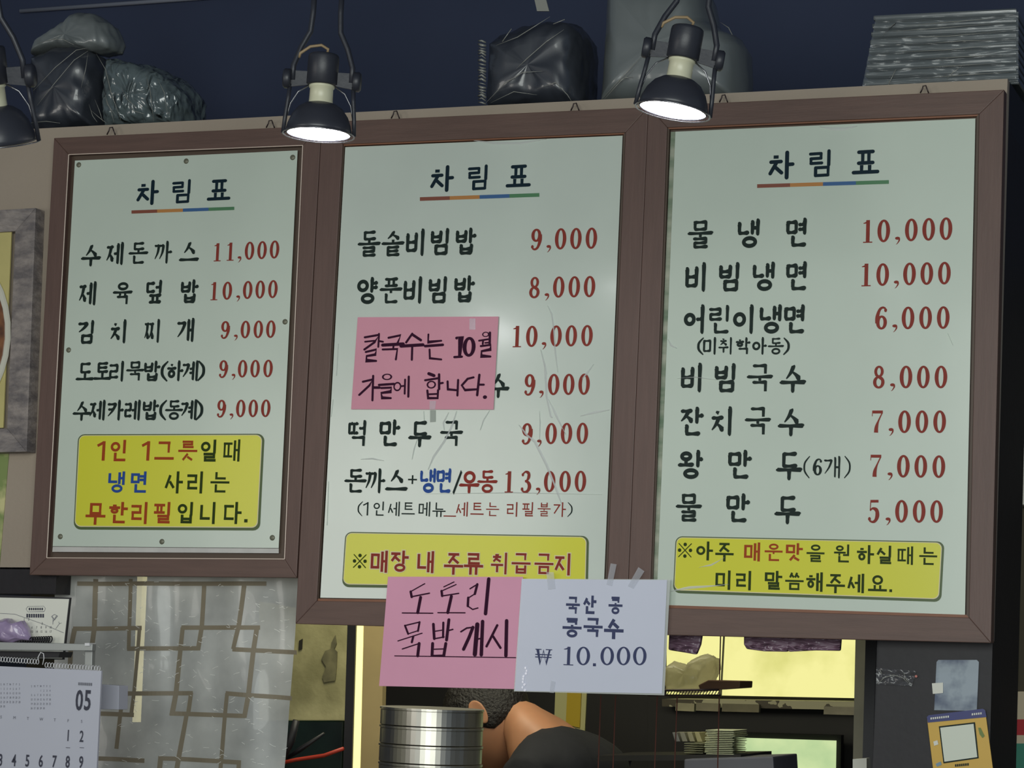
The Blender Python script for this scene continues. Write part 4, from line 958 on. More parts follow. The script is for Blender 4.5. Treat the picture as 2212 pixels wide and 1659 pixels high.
# rack bar
t = thing('rack', P(120, 1400, YK + .05), 'grey metal rack rail holding the calendars at the lower left', 'rack')
YR = YK + .03
MB().prism(quad([(-200, 1383), (200, 1391), (199, 1406), (-200, 1403)], YR), .012).build('rail', M['alu'], t, bevel=.001)
MB().prism(quad([(183, 1392), (200, 1392), (196, 1520), (181, 1520)], YR + .014), .01).build('upright', M['alu'], t, bevel=.001)
MB().prism(quad([(183, 1389), (193, 1389), (193, 1395), (183, 1395)], YR - .003), .02).build('clip', M['spiral'], t)
MB().prism(quad([(213, 1478), (257, 1481), (256, 1533), (210, 1532)], YR + .06), .03).build('white_box', M['cal'], t, bevel=.001)
MB().prism(quad([(-200, 1404), (130, 1408), (126, 1420), (-200, 1420)], YR + .02), .04).build('dark_tray', M['black2'], t)
# desk calendar behind
YD = YK + .1
t = thing('desk_calendar', P(60, 1425, YD), 'cream desk calendar with branch drawing propped on the rack', 'calendar')
MB().prism(quad([(-180, 1279), (152, 1291), (137, 1425), (-190, 1420)], YD), .004).build('calendar_back', M['black2'], t)
MB().prism(quad([(-180, 1287), (149, 1294), (134, 1423), (-190, 1418)], YD - .0015), .001).build('calendar_page', M['cal2'], t)
mb = MB(); Yd = YD - .0022
def pl_(pts, w, mb=mb, Y=Yd):
    for pg in ribbon([(x / 3.16, 1200 + y / 3.16, w) for x, y in pts]): mb.add([P(x, y, Y) for x, y in pg], [(0, 1, 2, 3)])
pl_([(0, 395), (100, 400), (200, 435), (300, 470), (380, 505), (435, 528)], .9); pl_([(360, 470), (362, 430), (350, 415)], .9); pl_([(362, 450), (385, 410)], .9); pl_([(355, 412), (372, 402), (392, 412), (372, 440), (355, 412)], .9)
pl_([(380, 500), (405, 465), (420, 460)], .8); pl_([(405, 465), (400, 452)], .8)
pl_([(190, 347), (298, 345), (310, 362), (300, 383), (190, 385), (178, 365), (190, 347)], .7)
mb.build('branch_drawing', M['fineink'], t, normals=False)
mb = MB()
for k in range(7): mb.prism(quad([(62 + k * 4.6, 1313), (65 + k * 4.6, 1313), (65 + k * 4.6, 1318), (62 + k * 4.6, 1318)], Yd), .0001)
for k in range(8): mb.prism(quad([(57 + k * 4.9, 1326), (60.5 + k * 4.9, 1326), (60.5 + k * 4.9, 1334), (57 + k * 4.9, 1334)], Yd), .0001)
for r in range(2):
    for c_ in range(7): put_text(mb, str(4 + c_ + r * 7), 49 + c_ * 10, 1355.5 + r * 9, Yd, 5.2, .8)
for k, s_ in enumerate('12'): put_text(mb, s_, 52 + k * 10, 1338, Yd, 5.5)
put_text(mb, '3', 91, 1347, Yd, 5.2)
mb.build('calendar_print', M['calink'], t, normals=False, kind='stuff')
mb = MB()
for k in range(34):
    x = -60 + k * 5.1; y = 1386 - (x) * .04
    c0 = P(x, y, YD - .02); mb.tube([c0 + Vector((.0012 * math.cos(a), .006 * math.sin(a), .0055 * math.cos(a))) for a in [i * math.pi / 5 for i in range(11)]], .0011, 5)
mb.build('black_spiral', M['black2'], t, kind='stuff')
t = thing('plastic_pouch', P(15, 1385, YD - .03), 'crumpled lilac plastic pouch resting on the calendar spiral', 'pouch')
M['lilac'] = plastic('lilac_plastic', srgb(160, 142, 176), None, rough=.3, bscale=18, bump=.8)
lump([(-40, 1384), (-30, 1345), (10, 1338), (22, 1346), (38, 1341), (50, 1358), (56, 1382), (20, 1386)], YD - .035, .03, M['lilac'], 'pouch_body', t, 77, .004, 40)

# ------------------------------------------------------------------ kitchen seen below the boards
YKt = 2.2
M['lit'] = bpy.data.materials.new('lit_window'); M['lit'].use_nodes = True
nt = M['lit'].node_tree; b_ = nt.nodes['Principled BSDF']; tc = nt.nodes.new('ShaderNodeTexCoord'); no = nt.nodes.new('ShaderNodeTexNoise'); no.inputs['Scale'].default_value = 5; no.inputs['Detail'].default_value = 8
rr_ = nt.nodes.new('ShaderNodeValToRGB'); rr_.color_ramp.elements[0].position = .35; rr_.color_ramp.elements[1].position = .55
rr_.color_ramp.elements[0].color = srgb(214, 212, 120); rr_.color_ramp.elements[1].color = srgb(245, 240, 156)
nt.links.new(tc.outputs['Object'], no.inputs['Vector']); nt.links.new(no.outputs['Fac'], rr_.inputs['Fac']); nt.links.new(rr_.outputs['Color'], b_.inputs['Emission Color'])
b_.inputs['Emission Strength'].default_value = .95; b_.inputs['Base Color'].default_value = (.1, .1, .06, 1)
M['lit2'] = M['lit'].copy(); M['lit2'].name = 'lit_window_green'
for nd in M['lit2'].node_tree.nodes:
    if nd.type == 'VALTORGB': nd.color_ramp.elements[0].color = srgb(176, 206, 150); nd.color_ramp.elements[1].color = srgb(214, 232, 172)
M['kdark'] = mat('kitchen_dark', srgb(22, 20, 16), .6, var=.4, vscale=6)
M['ksteel'] = mat('dull_kitchen_steel', srgb(140, 134, 108), .35, metal=.7, col2=srgb(60, 58, 44), vscale=5, var=.1, bump=.1)
M['tan'] = mat('tan_panel', srgb(176, 156, 110), .6, var=.12, vscale=8)
def kwin(name, q, m, Y=YKt):
    fr = [(q[0][0] - 12, q[0][1] - 12), (q[1][0] + 12, q[1][1] - 12), (q[2][0] + 12, q[2][1] + 12), (q[3][0] - 12, q[3][1] + 12)]
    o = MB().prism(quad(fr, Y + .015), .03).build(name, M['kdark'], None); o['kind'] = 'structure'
    MB().prism(quad(q, Y), .01).build('pane', m, o)
    return o
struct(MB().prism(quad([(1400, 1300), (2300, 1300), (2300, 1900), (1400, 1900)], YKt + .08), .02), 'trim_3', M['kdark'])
kwin('window_1', [(1440, 1372), (1848, 1380), (1845, 1508), (1440, 1500)], M['lit'])
kwin('window_2', [(1545, 1592), (1805, 1600), (1803, 1720), (1540, 1720)], M['lit2'])
mb = MB().prism(quad([(1562, 1372), (1564, 1372), (1557, 1504), (1555, 1504)], YKt - .02), .01); struct(mb, 'trim_4', M['kdark'])
# greasy panel to the left with the bright edge of a doorway
M['greasy'] = mat('greasy_steel', srgb(190, 184, 140), .5, metal=.2, col2=srgb(140, 136, 98), vscale=7, var=.1, bump=.1)
mb = MB().prism(quad([(560, 1300), (752, 1340), (744, 1560), (560, 1560)], 1.4), .05); struct(mb, 'wall_kitchen', M['greasy'])
q = [(716, 1388), (724, 1372), (727, 1390), (722, 1402), (728, 1408), (727, 1440), (724, 1470), (700, 1474), (696, 1462), (704, 1440), (694, 1424), (702, 1406), (714, 1402)]
MB().prism(quad(q, 1.396), .003).build('stain', mat('grease_stain', srgb(74, 72, 54), .7, col2=srgb(120, 116, 86), vscale=20, var=.1), bpy.data.objects['wall_kitchen'])
MB().prism(quad([(646, 1384), (653, 1380), (652, 1402), (645, 1404)], 1.396), .003).build('stain', mat('dark_stain', srgb(30, 28, 20), .8), bpy.data.objects['wall_kitchen'])
M['green_glass'] = mat('dark_green_glass', srgb(24, 40, 34), .15, coat=.5, var=.5, vscale=8)
single(MB().prism(quad([(560, 1556), (742, 1556), (735, 1760), (540, 1760)], 1.25), .25), 'glass_cabinet', M['green_glass'], 'dark green glass-fronted appliance behind the film curtain edge', 'appliance', bevel=.004)
struct(MB().prism(quad([(751, 1335), (769, 1335), (757, 1760), (738, 1760)], 1.2), .006), 'trim_5', M['black2'])
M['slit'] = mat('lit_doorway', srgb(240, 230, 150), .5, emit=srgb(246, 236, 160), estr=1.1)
struct(MB().prism(quad([(769, 1335), (786, 1335), (776, 1760), (758, 1760)], 1.207), .006), 'door_1', M['slit'])
struct(MB().prism(quad([(785, 1335), (830, 1335), (820, 1760), (775, 1760)], 1.207), .02), 'trim_6', M['tan'])
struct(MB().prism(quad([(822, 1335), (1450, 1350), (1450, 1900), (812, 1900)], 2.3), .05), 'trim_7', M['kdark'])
struct(MB().prism(quad([(1848, 1378), (1870, 1378), (1862, 1760), (1840, 1760)], .9), .08), 'trim_8', mat('grey_post', srgb(110, 108, 92), .5, var=.3, vscale=9))
struct(MB().prism(quad([(1870, 1372), (1900, 1372), (1890, 1760), (1860, 1760)], .5), .08), 'trim_9', M['black2'])
struct(MB().prism(quad([(298, 1200), (310, 1200), (294, 1560), (286, 1560)], .7), .02), 'curtain_glow_strip', mat('added_glow', srgb(240, 230, 160), .5, emit=srgb(246, 236, 180), estr=2.0))  # glowing strip added behind the film to make its cream light streak
# yellow notice sheet hung on the far wall behind the man
t = thing('hanging_notice', P(1240, 1605, 2.28), 'yellow and white sheet hanging behind the bent man', 'sheet')
MB().prism(quad([(1200, 1480), (1268, 1482), (1262, 1600), (1196, 1590)], 2.294), .006).build('white_sheet', mat('dim_white', srgb(190, 186, 130), .6), t)
MB().prism(quad([(1226, 1480), (1256, 1481), (1252, 1572), (1222, 1565)], 2.289), .005).build('yellow_sheet', mat('dim_yellow', srgb(188, 160, 34), .5), t)
# wire shelf with plastic bag and brown box lid
YS = .55
t = thing('wire_shelf', P(1500, 1500, YS), 'wire shelf under the right board holding a clear bag', 'shelf')
mb = MB(); mb.tube([P(1400, 1492, YS), P(1552, 1490, YS)], .0022, 8); mb.build('shelf_edge', M['wire'], t, smooth=True)
mb = MB(); mb.tube([P(1400, 1502, YS), P(1556, 1502, YS)], .0018, 8); mb.build('shelf_edge', M['wire'], t, smooth=True)
for k in range(24):
    MB().tube([P(1402 + k * 6.4, 1502, YS), P(1408 + k * 6.4, 1491, YS)], .0009, 5).build('wire', M['wire'], t)
for x in (1557, 1463, 1420, 1330, 1298):
    MB().tube([P(x, 1350 if x == 1557 else 1502, YS + .01), P(x - 8, 1720, YS + .01)], .0012, 6).build('rack_rod', mat('rusty_rod', srgb(88, 44, 34), .6), t)
for q in ([(1402, 1496), (1425, 1380), (1445, 1380)],):
    pass
t = thing('plastic_bag', P(1480, 1490, YS), 'crumpled clear bag on the wire shelf beside the white price note', 'bag')
M['bagwarm'] = mat('warm_clear_bag', srgb(214, 208, 170), .25, coat=.5, bump=.8, bscale=30, transl=.5, alpha=.6)
lump([(1425, 1490), (1428, 1440), (1445, 1430), (1478, 1442), (1488, 1424), (1515, 1415), (1532, 1420), (1530, 1445), (1518, 1470), (1505, 1490), (1460, 1494)], YS + .02, .1, M['bagwarm'], 'bag_body', t, 91, .008, 26)
mb = MB().prism(quad([(1508, 1480), (1530, 1469), (1599, 1471), (1598, 1486), (1540, 1490), (1512, 1491)], YS + .0), .09)
single(mb, 'box_lid', mat('brown_card', srgb(96, 66, 40), .6, var=.2), 'brown cardboard lid lying beside the clear bag on the wire shelf', 'lid', bevel=.002)
# purple net bundles hung under the right board
M['purple'] = plastic('purple_net', srgb(118, 88, 108), None, rough=.5, bscale=30, bump=.9, stretch=(1, 1, 4))
for q, lab in (([(1445, 1345), (1519, 1347), (1512, 1392), (1503, 1414), (1480, 1410), (1443, 1404)], 'purple packet hanging directly right of the white price note'),
               ([(1606, 1350), (1700, 1352), (1706, 1390), (1700, 1408), (1650, 1407), (1612, 1402), (1606, 1392)], 'darker purple packet under the right board'),
               ([(1702, 1352), (1818, 1355), (1814, 1406), (1760, 1405), (1702, 1408), (1698, 1392)], 'pinkish purple packet nearest the right post')):
    mb = MB().prism([P(x, y, .051) for x, y in q], .012)
    single(mb, 'purple_packet', M['purple'], lab, 'packet', 'purple packets hung under the right board', bevel=.003)
# shelf unit with dishes in the dark kitchen
struct(MB().prism(quad([(1430, 1510), (1860, 1516), (1858, 1534), (1430, 1526)], 1.9), .2), 'trim_10', mat('soiled_ledge', srgb(62, 56, 40), .5, col2=srgb(150, 146, 116), vscale=14, var=.1, ramp=(.5, .42)))
for x0, x1, y0, cc in ((1460, 1500, 1518, (150, 144, 112)), (1504, 1553, 1518, (128, 122, 96)), (1560, 1640, 1520, (110, 104, 78)), (1780, 1850, 1526, (136, 130, 108))):
    single(MB().prism(quad([(x0, y0), (x1, y0 + 2), (x1 - 1, y0 + 19), (x0 - 1, y0 + 17)], 1.88), .015), 'label_card', mat('card_%d' % x0, srgb(*cc), .6, var=.4, vscale=15),
           {1460: 'small dull label card on the ledge nearest the white price note', 1504: 'second dull label card along the kitchen ledge', 1560: 'long smudged label card mid ledge under the bright window', 1780: 'pale label strip at the right end of the kitchen ledge'}[x0], 'card')
t = thing('tray_stack', P(1550, 1632, 1.0), 'stack of pale thin trays on the kitchen shelf', 'tray stack')
for k in range(14):
    y = 1630 - k * 3.9; xo = random.uniform(-3, 3)
    MB().prism(quad([(1524 + xo, y - 2.6), (1584 + xo + (k % 3) * 2, y - 1.6), (1583 + xo, y), (1523 + xo, y - .8)], 1.0), .1).build('tray', M.setdefault('tray', mat('pale_tray', srgb(196, 202, 170), .35, var=.15, vscale=15)), t, bevel=.0006)
t = thing('tray_stack', P(1490, 1640, 1.02), 'dim stack of dark dishes left of the pale trays', 'tray stack')
for k in range(5):
    y = 1628 - k * 5; MB().prism(quad([(1478, y - 3), (1519, y - 2), (1518, y), (1477, y - 1)], 1.02), .1).build('dish', M.setdefault('dish', mat('dim_dish', srgb(112, 114, 92), .3)), t, bevel=.0008)
for k, (x0, lab) in enumerate(((1452, 'leaning grey dish leftmost in the dark shelf row'), (1468, 'leaning grey dish second in the dark shelf row'), (1484, 'leaning pale dish third in the dark shelf row'), (1500, 'leaning dish next to the tray stack'))):
    single(MB().prism(quad([(x0, 1582), (x0 + 10, 1582), (x0 + 17, 1602), (x0 + 6, 1602)], 1.04), .06), 'upright_dish', mat('dish_%d' % k, srgb(104 + k * 14, 104 + k * 12, 100), .35), lab, 'dish', 'dishes leaning in the kitchen shelf', bevel=.001)
single(MB().prism(quad([(1478, 1640), (1670, 1634), (1674, 1700), (1476, 1700)], .95), .2), 'grey_box', mat('slate_box', srgb(88, 90, 100), .5, var=.2), 'slate grey container below the trays at the bottom edge', 'container', bevel=.003)
struct(MB().prism(quad([(1290, 1632), (1600, 1630), (1600, 1642), (1290, 1644)], 1.0), .25), 'trim_11', M['kdark'])
single(MB().prism(quad([(1842, 1640), (1872, 1638), (1872, 1700), (1842, 1700)], .3), .03), 'paper_slip', M['cal2'], 'small white slip at the foot of the grey post', 'paper')
# black handled tools and red cord at the lower left of the hatch
t = thing('kitchen_tongs', P(640, 1650, 1.0), 'black kitchen tongs leaning by the curtain edge', 'tongs')
MB().tube([P(616, 1640, 1.0), P(650, 1618, 1.0), P(700, 1584, 1.0)], [.004, .006, .003], 8).build('arm', M['black2'], t, smooth=True)
MB().tube([P(610, 1650, .98), P(628, 1600, .98), P(640, 1556, .98)], [.004, .01, .008], 8).build('handle', M['black2'], t, smooth=True)
single(MB().tube([P(600, 1650, .97), P(640, 1641, .97), P(700, 1632, .97), P(742, 1617, .97)], .0042, 8), 'red_cord', mat('red_rubber', srgb(170, 52, 34), .5), 'thin red cord lying below the black tongs', 'cord', smooth=True)

# ------------------------------------------------------------------ stack of steel containers
cx, Ys = 889, .32
k_ = ppm(Ys); c = P(cx, 1530, Ys); R = 114 / k_; hh = 39.5 / k_
topz = c.z
N_ = 6
ords = ['topmost stainless container of the round stack below the pink note', 'second stainless container from the top of the round stack', 'third stainless container from the top of the round stack',
        'fourth stainless container down, at the bottom edge of the picture', 'fifth stainless container down in the round stack', 'lowest stainless container of the round stack, on the counter']
for i in range(N_):
    z0 = topz - (i + 1) * hh
    Mx = Matrix.Translation((c.x + random.uniform(-.0008, .0008), Ys + .1, z0 + .0002))
    t = thing('steel_container', Mx.translation, ords[i], 'container', 'stack of stainless containers')
    MB().lathe([(0, .0006), (R * .97, .0006), (R * .985, .0015), (R * .985, hh * .82), (R * .96, hh * .84), (R * .96, hh * .9), (0, hh * .9)], Mx, 64).build('body', M['steel'], t, smooth=False)
    MB().lathe([(R * .965, hh * .86), (R, hh * .87), (R * 1.0, hh * .975), (R * .985, hh * .985), (0, hh * .99)], Mx, 64).build('lid', M['steel'], t, smooth=False)
cz = topz - N_ * hh
mb = MB().box((-1.35, .12, cz - .04), (.62, .9, cz - .0002)); single(mb, 'counter_top', mat('counter_steel', srgb(150, 148, 142), .3, metal=.8), 'steel kitchen counter below the hatch', 'counter', bevel=.004)
struct(MB().box((-1.35, .16, 0), (.62, .2, cz - .041)), 'trim_12', M['black'])

# ------------------------------------------------------------------ man bending over the counter
YM = 1.3
km = 1 / ppm(YM)
hc = P(1058, 1556, YM)                       # head centre
A_up = Vector((-.62, -.05, .70)).normalized()            # chin -> crown
A_fr = Vector((-.70, -.05, -.66)); A_fr = (A_fr - A_up * A_fr.dot(A_up)).normalized()
A_sd = A_up.cross(A_fr).normalized()
per = thing('person', (P(1230, 1659, YM).x + .02, YM, 0), 'man in a black t-shirt bending forward, head down behind the steel stack', 'person')
M['skin'] = mat('skin', srgb(182, 130, 96), .5, var=.08, vscale=20)
M['skin'].node_tree.nodes['Principled BSDF'].inputs['Subsurface Weight'].default_value = .08
M['hair'] = mat('black_hair', srgb(24, 20, 18), .55, bump=.6, bscale=160)
M['shirt'] = mat('black_tshirt', srgb(28, 29, 34), .85, var=.15, vscale=14, bump=.2, bscale=30)
M['trousers'] = mat('dark_trousers', srgb(40, 42, 52), .85)
def skin_mesh(name, verts, edges, radii, m, parent, sub=2, root=0):
    me = bpy.data.meshes.new(name); off = ORG[parent]
    me.from_pydata([Vector(v) - off for v in verts], edges, [])
    o = bpy.data.objects.new(name, me); C.objects.link(o)
    sm = o.modifiers.new('skin', 'SKIN'); sm.use_smooth_shade = True
    for i, r in enumerate(radii):
        me.skin_vertices[0].data[i].radius = (r, r) if not isinstance(r, tuple) else r
        me.skin_vertices[0].data[i].use_root = (i == root)
    ss = o.modifiers.new('sub', 'SUBSURF'); ss.levels = sub; ss.render_levels = sub
    bpy.context.view_layer.update()
    dg = bpy.context.evaluated_depsgraph_get()
    nm = bpy.data.meshes.new_from_object(o.evaluated_get(dg)); bpy.data.objects.remove(o)
    nm.name = name; nm.materials.clear(); nm.materials.append(m)
    o = bpy.data.objects.new(name, nm); C.objects.link(o); o.parent = parent; ORG[o] = off
    return o
neck = P(1120, 1558, YM); nb = P(1186, 1632, YM)
pel = Vector((nb.x + .27, YM + .02, .95))
chest = nb.lerp(pel, .3); waist = nb.lerp(pel, .72)
shL = nb + Vector((.03, -.17, -.045)); shR = nb + Vector((.03, .19, -.045))
elL = shL + Vector((-.10, -.03, -.27)); wrL = elL + Vector((-.22, .05, -.06))
elR = shR + Vector((-.10, .03, -.27)); wrR = elR + Vector((-.22, -.05, -.06))
# body: one continuous skin surface (neck, trunk, arms, legs)
V_ = [pel, waist, chest, nb, neck, hc - A_fr * .035 - A_up * .035, shL, shL.lerp(elL, .5), elL, wrL, shR, shR.lerp(elR, .5), elR, wrR,
      pel + Vector((0, -.1, -.06)), pel + Vector((-.02, -.11, -.45)), pel + Vector((.03, -.11, -.87)), pel + Vector((0, .1, -.06)), pel + Vector((-.02, .11, -.45)), pel + Vector((.03, .11, -.87))]
E2 = [(0, 1), (1, 2), (2, 3), (3, 4), (4, 5), (3, 6), (6, 7), (7, 8), (8, 9), (3, 10), (10, 11), (11, 12), (12, 13), (0, 14), (14, 15), (15, 16), (0, 17), (17, 18), (18, 19)]
Rr = [.11, .10, .10, .075, .062, .06, .062, .052, .042, .03, .062, .052, .042, .03, .095, .07, .045, .095, .07, .045]
body = skin_mesh('body', V_, E2, Rr, M['skin'], per)
# t-shirt: its own shell over trunk and upper arms
V2 = [pel + Vector((0, 0, .02)), waist, chest, nb, P(1138, 1584, YM), shL, shL.lerp(elL, .62), shR, shR.lerp(elR, .62)]
skin_mesh('t_shirt', V2, [(0, 1), (1, 2), (2, 3), (3, 4), (3, 5), (5, 6), (3, 7), (7, 8)], [.15, .142, .15, .118, .08, .085, .072, .085, .072], M['shirt'], per)
col_c = nb.lerp(neck, .42); ax = (neck - nb).normalized()
V3 = [pel, pel + Vector((0, -.1, -.06)), pel + Vector((-.02, -.11, -.45)), pel + Vector((.03, -.11, -.83)), pel + Vector((0, .1, -.06)), pel + Vector((-.02, .11, -.45)), pel + Vector((.03, .11, -.83))]
skin_mesh('trousers', V3, [(0, 1), (1, 2), (2, 3), (0, 4), (4, 5), (5, 6)], [.152, .11, .085, .065, .11, .085, .065], M['trousers'], per)
# shoes
for s_ in (-1, 1):
    f = pel + Vector((.03, s_ * .11, 0)); f.z = .045
    skin_mesh('shoe', [f + Vector((.04, 0, 0)), f + Vector((-.06, 0, .0)), f + Vector((-.17, 0, -.008))], [(0, 1), (1, 2)], [.045, .045, .034], M['black2'], per)
# hands with five fingers, curled forward
def hand(wr, s_, parent):
    d = Vector((-1, 0, -.35)).normalized(); side = Vector((0, 1, 0)) * s_; dn = Vector((0, 0, -1))
    vs = [wr, wr + d * .05, wr + d * .085]; es = [(0, 1), (1, 2)]; rs = [.027, (.034, .018), (.036, .016)]
    for k, (o_, l_) in enumerate(((-.03, .072), (-.01, .08), (.011, .074), (.031, .058))):
        b_ = wr + d * .085 + side * o_; i0 = len(vs)
        vs += [b_ + d * .01, b_ + d * (.01 + l_ * .45) + dn * .008, b_ + d * (.01 + l_ * .75) + dn * .025, b_ + d * (.01 + l_ * .85) + dn * .045]
        es += [(2, i0), (i0, i0 + 1), (i0 + 1, i0 + 2), (i0 + 2, i0 + 3)]; rs += [.0095, .009, .0085, .007]
    b_ = wr + d * .03 - side * .028; i0 = len(vs)
    vs += [b_, b_ + d * .03 - side * .022 + dn * .012, b_ + d * .055 - side * .025 + dn * .03]; es += [(1, i0), (i0, i0 + 1), (i0 + 1, i0 + 2)]; rs += [.014, .011, .008]
    skin_mesh('hand', vs, es, rs, M['skin'], parent)
hand(wrL, 1, per); hand(wrR, -1, per)
# head: face looks down and to the left
def headpt(u, v, gr=1.0):
    th = math.pi * v; ph = 2 * math.pi * u
    z = math.cos(th); r = math.sin(th); f = r * math.cos(ph); s = r * math.sin(ph)
    F = .094 * f; Sd = .074 * s; Z = .116 * z
    if z < 0: k = 1 - .28 * (-z) ** 1.5; Sd *= k; F = F * (1 - .1 * (-z)) + .018 * (-z)
    if f < 0: F *= 1.06
    def bmp(zz, ss, wz, ws): return math.exp(-((z - zz) / wz) ** 2 - ((s - ss) / ws) ** 2) if f > 0 else 0
    F += .022 * bmp(-.18, 0, .16, .14) + .007 * bmp(.16, 0, .1, .6) - .01 * (bmp(0, .42, .12, .2) + bmp(0, -.42, .12, .2)) + .006 * bmp(-.52, 0, .09, .25) + .01 * bmp(-.85, 0, .15, .3) + .004 * (bmp(0, .42, .06, .1) + bmp(0, -.42, .06, .1))
    return hc + A_fr * F * gr + A_sd * Sd * gr + A_up * Z * gr
head = MB().grid(lambda u, v: headpt(u, v), 48, 40, True).build('head', M['skin'], per, smooth=True)
# hair cap: crown, back and sides
mb = MB()
def hairpt(u, v):
    p = headpt(u, v * .60, 1.06); ph = math.cos(2 * math.pi * u)
    vv = v * (.34 + .25 * (1 - max(-.2, ph)) / 1.2)
    p = headpt(u, vv, 1.065 if v < .97 else 1.0)
    p += (p - hc).normalized() * .004 * noise.noise(p * 60)
    return p
MB().grid(hairpt, 60, 26, True).build('hair', M['hair'], per, smooth=True)
for s_ in (-1, 1):
    ec = hc + A_sd * s_ * .076 - A_fr * .012 + A_up * .016
    def ear(u, v, ec=ec, s_=s_):
        th = math.pi * v; ph = 2 * math.pi * u
        a_ = math.cos(th) * .03; b2 = math.sin(th) * math.cos(ph) * (.017 + .003 * math.cos(th)); c2 = math.sin(th) * math.sin(ph) * .006
        c2 += .006 * (math.hypot(a_ / .033, b2 / .018)) ** 2 
        return ec + A_up * a_ - A_fr * b2 + A_sd * s_ * c2
    MB().grid(ear, 20, 14, True).build('ear', M['skin'], per, smooth=True)
for s_ in (-1, 1):
    ep = hc + A_sd * s_ * .031 + A_fr * .079 + A_up * .0
    MB().lathe([(.013 * math.sin(a), .013 * math.cos(a)) for a in [math.pi * k / 10 for k in range(11)]], Matrix.Translation(ep), 16).build('eye', mat('eye_%d' % (s_ + 1), srgb(60, 44, 36), .3), per, smooth=True)
# ------------------------------------------------------------------ things on the black pillar
YPl = .048
q = [(2023, 1434), (2026, 1427), (2110, 1427), (2114, 1431), (2110, 1530), (2023, 1530)]
t = thing('patterned_card', P(2068, 1540, YPl), 'pale blue marbled card taped to the black pillar', 'card')
MB().prism(quad([(2023, 1430), (2027, 1425.5), (2110, 1425.5), (2114.5, 1430), (2110, 1536), (2018, 1534)], YPl), .002).build('card', mat('blue_marble', srgb(150, 162, 172), .4, col2=srgb(70, 84, 110), vscale=16, var=.1, ramp=(.36, .52)), t)
MB().prism(quad([(2013, 1476), (2037, 1474.5), (2037, 1497), (2015, 1499)], YPl - .0015), .001).build('white_tape', M['cal2'], t)
t = thing('payment_sign', P(2075, 1690, YPl), 'tilted yellow sign with blue header stuck on the black pillar', 'sign')
YQ = YPl - .004
MB().prism(quad([(2002, 1549), (2006, 1545), (2123, 1531), (2128, 1534), (2150, 1700), (2020, 1700)], YQ), .003).build('sign_plate', mat('sign_yellow', srgb(214, 172, 66), .4, var=.05), t, bevel=.0005)
MB().prism(quad([(2002, 1549), (2006, 1545), (2123, 1531), (2128, 1534), (2131, 1549), (2004, 1561)], YQ - .0012), .001).build('header_band', mat('sign_navy', srgb(42, 48, 112), .4), t)
mb = MB(); mb.prism(quad([(2028, 1569), (2106, 1560), (2114, 1638), (2038, 1649)], YQ - .0012), .001); mb.build('panel_border', M['ink'], t)
mb = MB(); mb.prism(quad([(2031, 1572), (2103, 1563.5), (2111, 1635.5), (2040, 1645.5)], YQ - .0024), .001); mb.build('blank_panel', mat('panel_white', srgb(214, 220, 204), .4), t)
mb = MB()
for k in range(9): mb.prism(quad([(2010 + k * 4.6, 1550 - k * .5), (2013 + k * 4.6, 1549.7 - k * .5), (2013 + k * 4.6, 1554 - k * .5), (2010 + k * 4.6, 1554.4 - k * .5)], YQ - .0024), .0003)
for k in range(5): mb.prism(quad([(2099 + k * 4.6, 1541 - k * .5), (2102 + k * 4.6, 1540.7 - k * .5), (2102 + k * 4.6, 1545 - k * .5), (2099 + k * 4.6, 1545.4 - k * .5)], YQ - .0024), .0003)
mb.build('header_print', M['cal2'], t, kind='stuff')
mb = MB()
for k in range(7): mb.prism(quad([(2063 + k * 4.4, 1651 - k * .4), (2066 + k * 4.4, 1650.7 - k * .4), (2066 + k * 4.4, 1656 - k * .4), (2063 + k * 4.4, 1656.4 - k * .4)], YQ - .0013), .0003)
mb.build('footer_print', M['ink'], t, kind='stuff')
MB().prism(quad([(2113, 1572), (2118, 1572), (2127, 1590), (2122, 1594), (2116, 1586)], YQ - .0013), .0006).build('printed_motif', mat('motif_green', srgb(110, 130, 60), .5), t)
MB().prism(quad([(2016, 1602), (2025, 1599), (2027, 1608), (2018, 1611)], YQ - .0013), .0006).build('printed_motif', M['cal2'], t, label='pale motif')
MB().prism(quad([(2021, 1650), (2032, 1645), (2034, 1652), (2024, 1656)], YQ - .0013), .0006).build('printed_motif', mat('motif_blue', srgb(120, 150, 170), .5), t, label='blue motif')
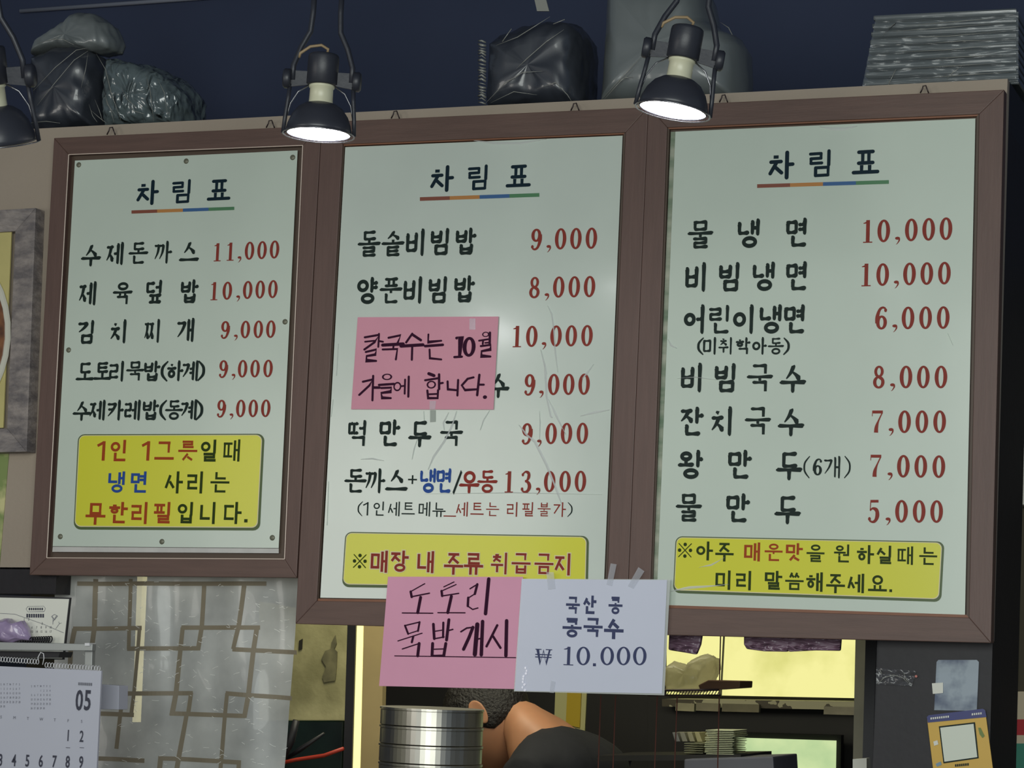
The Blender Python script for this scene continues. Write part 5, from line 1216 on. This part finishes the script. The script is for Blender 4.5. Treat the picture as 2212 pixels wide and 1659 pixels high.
M['tapeclear'] = plastic('old_clear_tape', srgb(92, 92, 96), None, rough=.2, bscale=20, bump=1, alpha=.45)
mb = MB()
qa = [P(1893, 1442, YPl), P(1980, 1450, YPl), P(1970, 1482, YPl), P(1893, 1478, YPl)]
def fn(u, v):
    p = (qa[0] * (1 - u) + qa[1] * u) * (1 - v) + (qa[3] * (1 - u) + qa[2] * u) * v
    p.y -= .002 + .003 * noise.noise(Vector((u * 6, v * 4, 2))); return p
t = thing('clear_tape', P(1935, 1482, YPl), 'crinkled clear tape strip on the black pillar', 'tape')
MB().grid(fn, 24, 12).build('tape_film', M['tapeclear'], t, smooth=True)
folds([[(1895, 1478), (1910, 1464), (1930, 1458), (1950, 1464), (1966, 1480)], [(1950, 1449), (1958, 1468), (1970, 1478)], [(1900, 1446), (1905, 1456)]], YPl - .006, t, w=.0006)
MB().lathe([(0, .002), (.002, .001), (.0022, 0)], Matrix.Translation(P(1979, 1461, YPl - .002)) @ Matrix.Rotation(math.pi / 2, 4, 'X'), 10).build('pin', mat('pink_pin', srgb(214, 140, 130), .4), t)
# sliver of shelves beyond the pillar at the far right
for name, q, cc, lab in (('white_panel', [(2206, 960), (2300, 960), (2300, 1000), (2206, 1000)], (200, 200, 196), 0),):
    pass
YF = .9
bands = [((2209, 700), (2206, 1090), (196, 198, 196), 'pale poster edge seen past the black pillar'), ((2205, 1494), (2204, 1554), (196, 184, 160), 'cream sheet edge past the pillar near the bottom'),
         ((2204, 1554), (2203, 1588), (170, 34, 44), 'red sheet edge past the pillar near the bottom'), ((2203, 1588), (2202, 1606), (196, 184, 160), 'narrow cream strip below the red edge past the pillar'), ((2203, 1606), (2201, 1700), (52, 130, 112), 'teal sheet edge past the pillar at the bottom corner')]
for (xa, ya), (xb, yb), cc, lab in bands:
    single(MB().prism(quad([(xa - 10, ya), (xa + 170, ya), (xb + 170, yb), (xb - 10, yb)], YF), .052), 'distant_sheet', mat('sheet_%d' % ya, srgb(*cc), .6), lab, 'sheet')
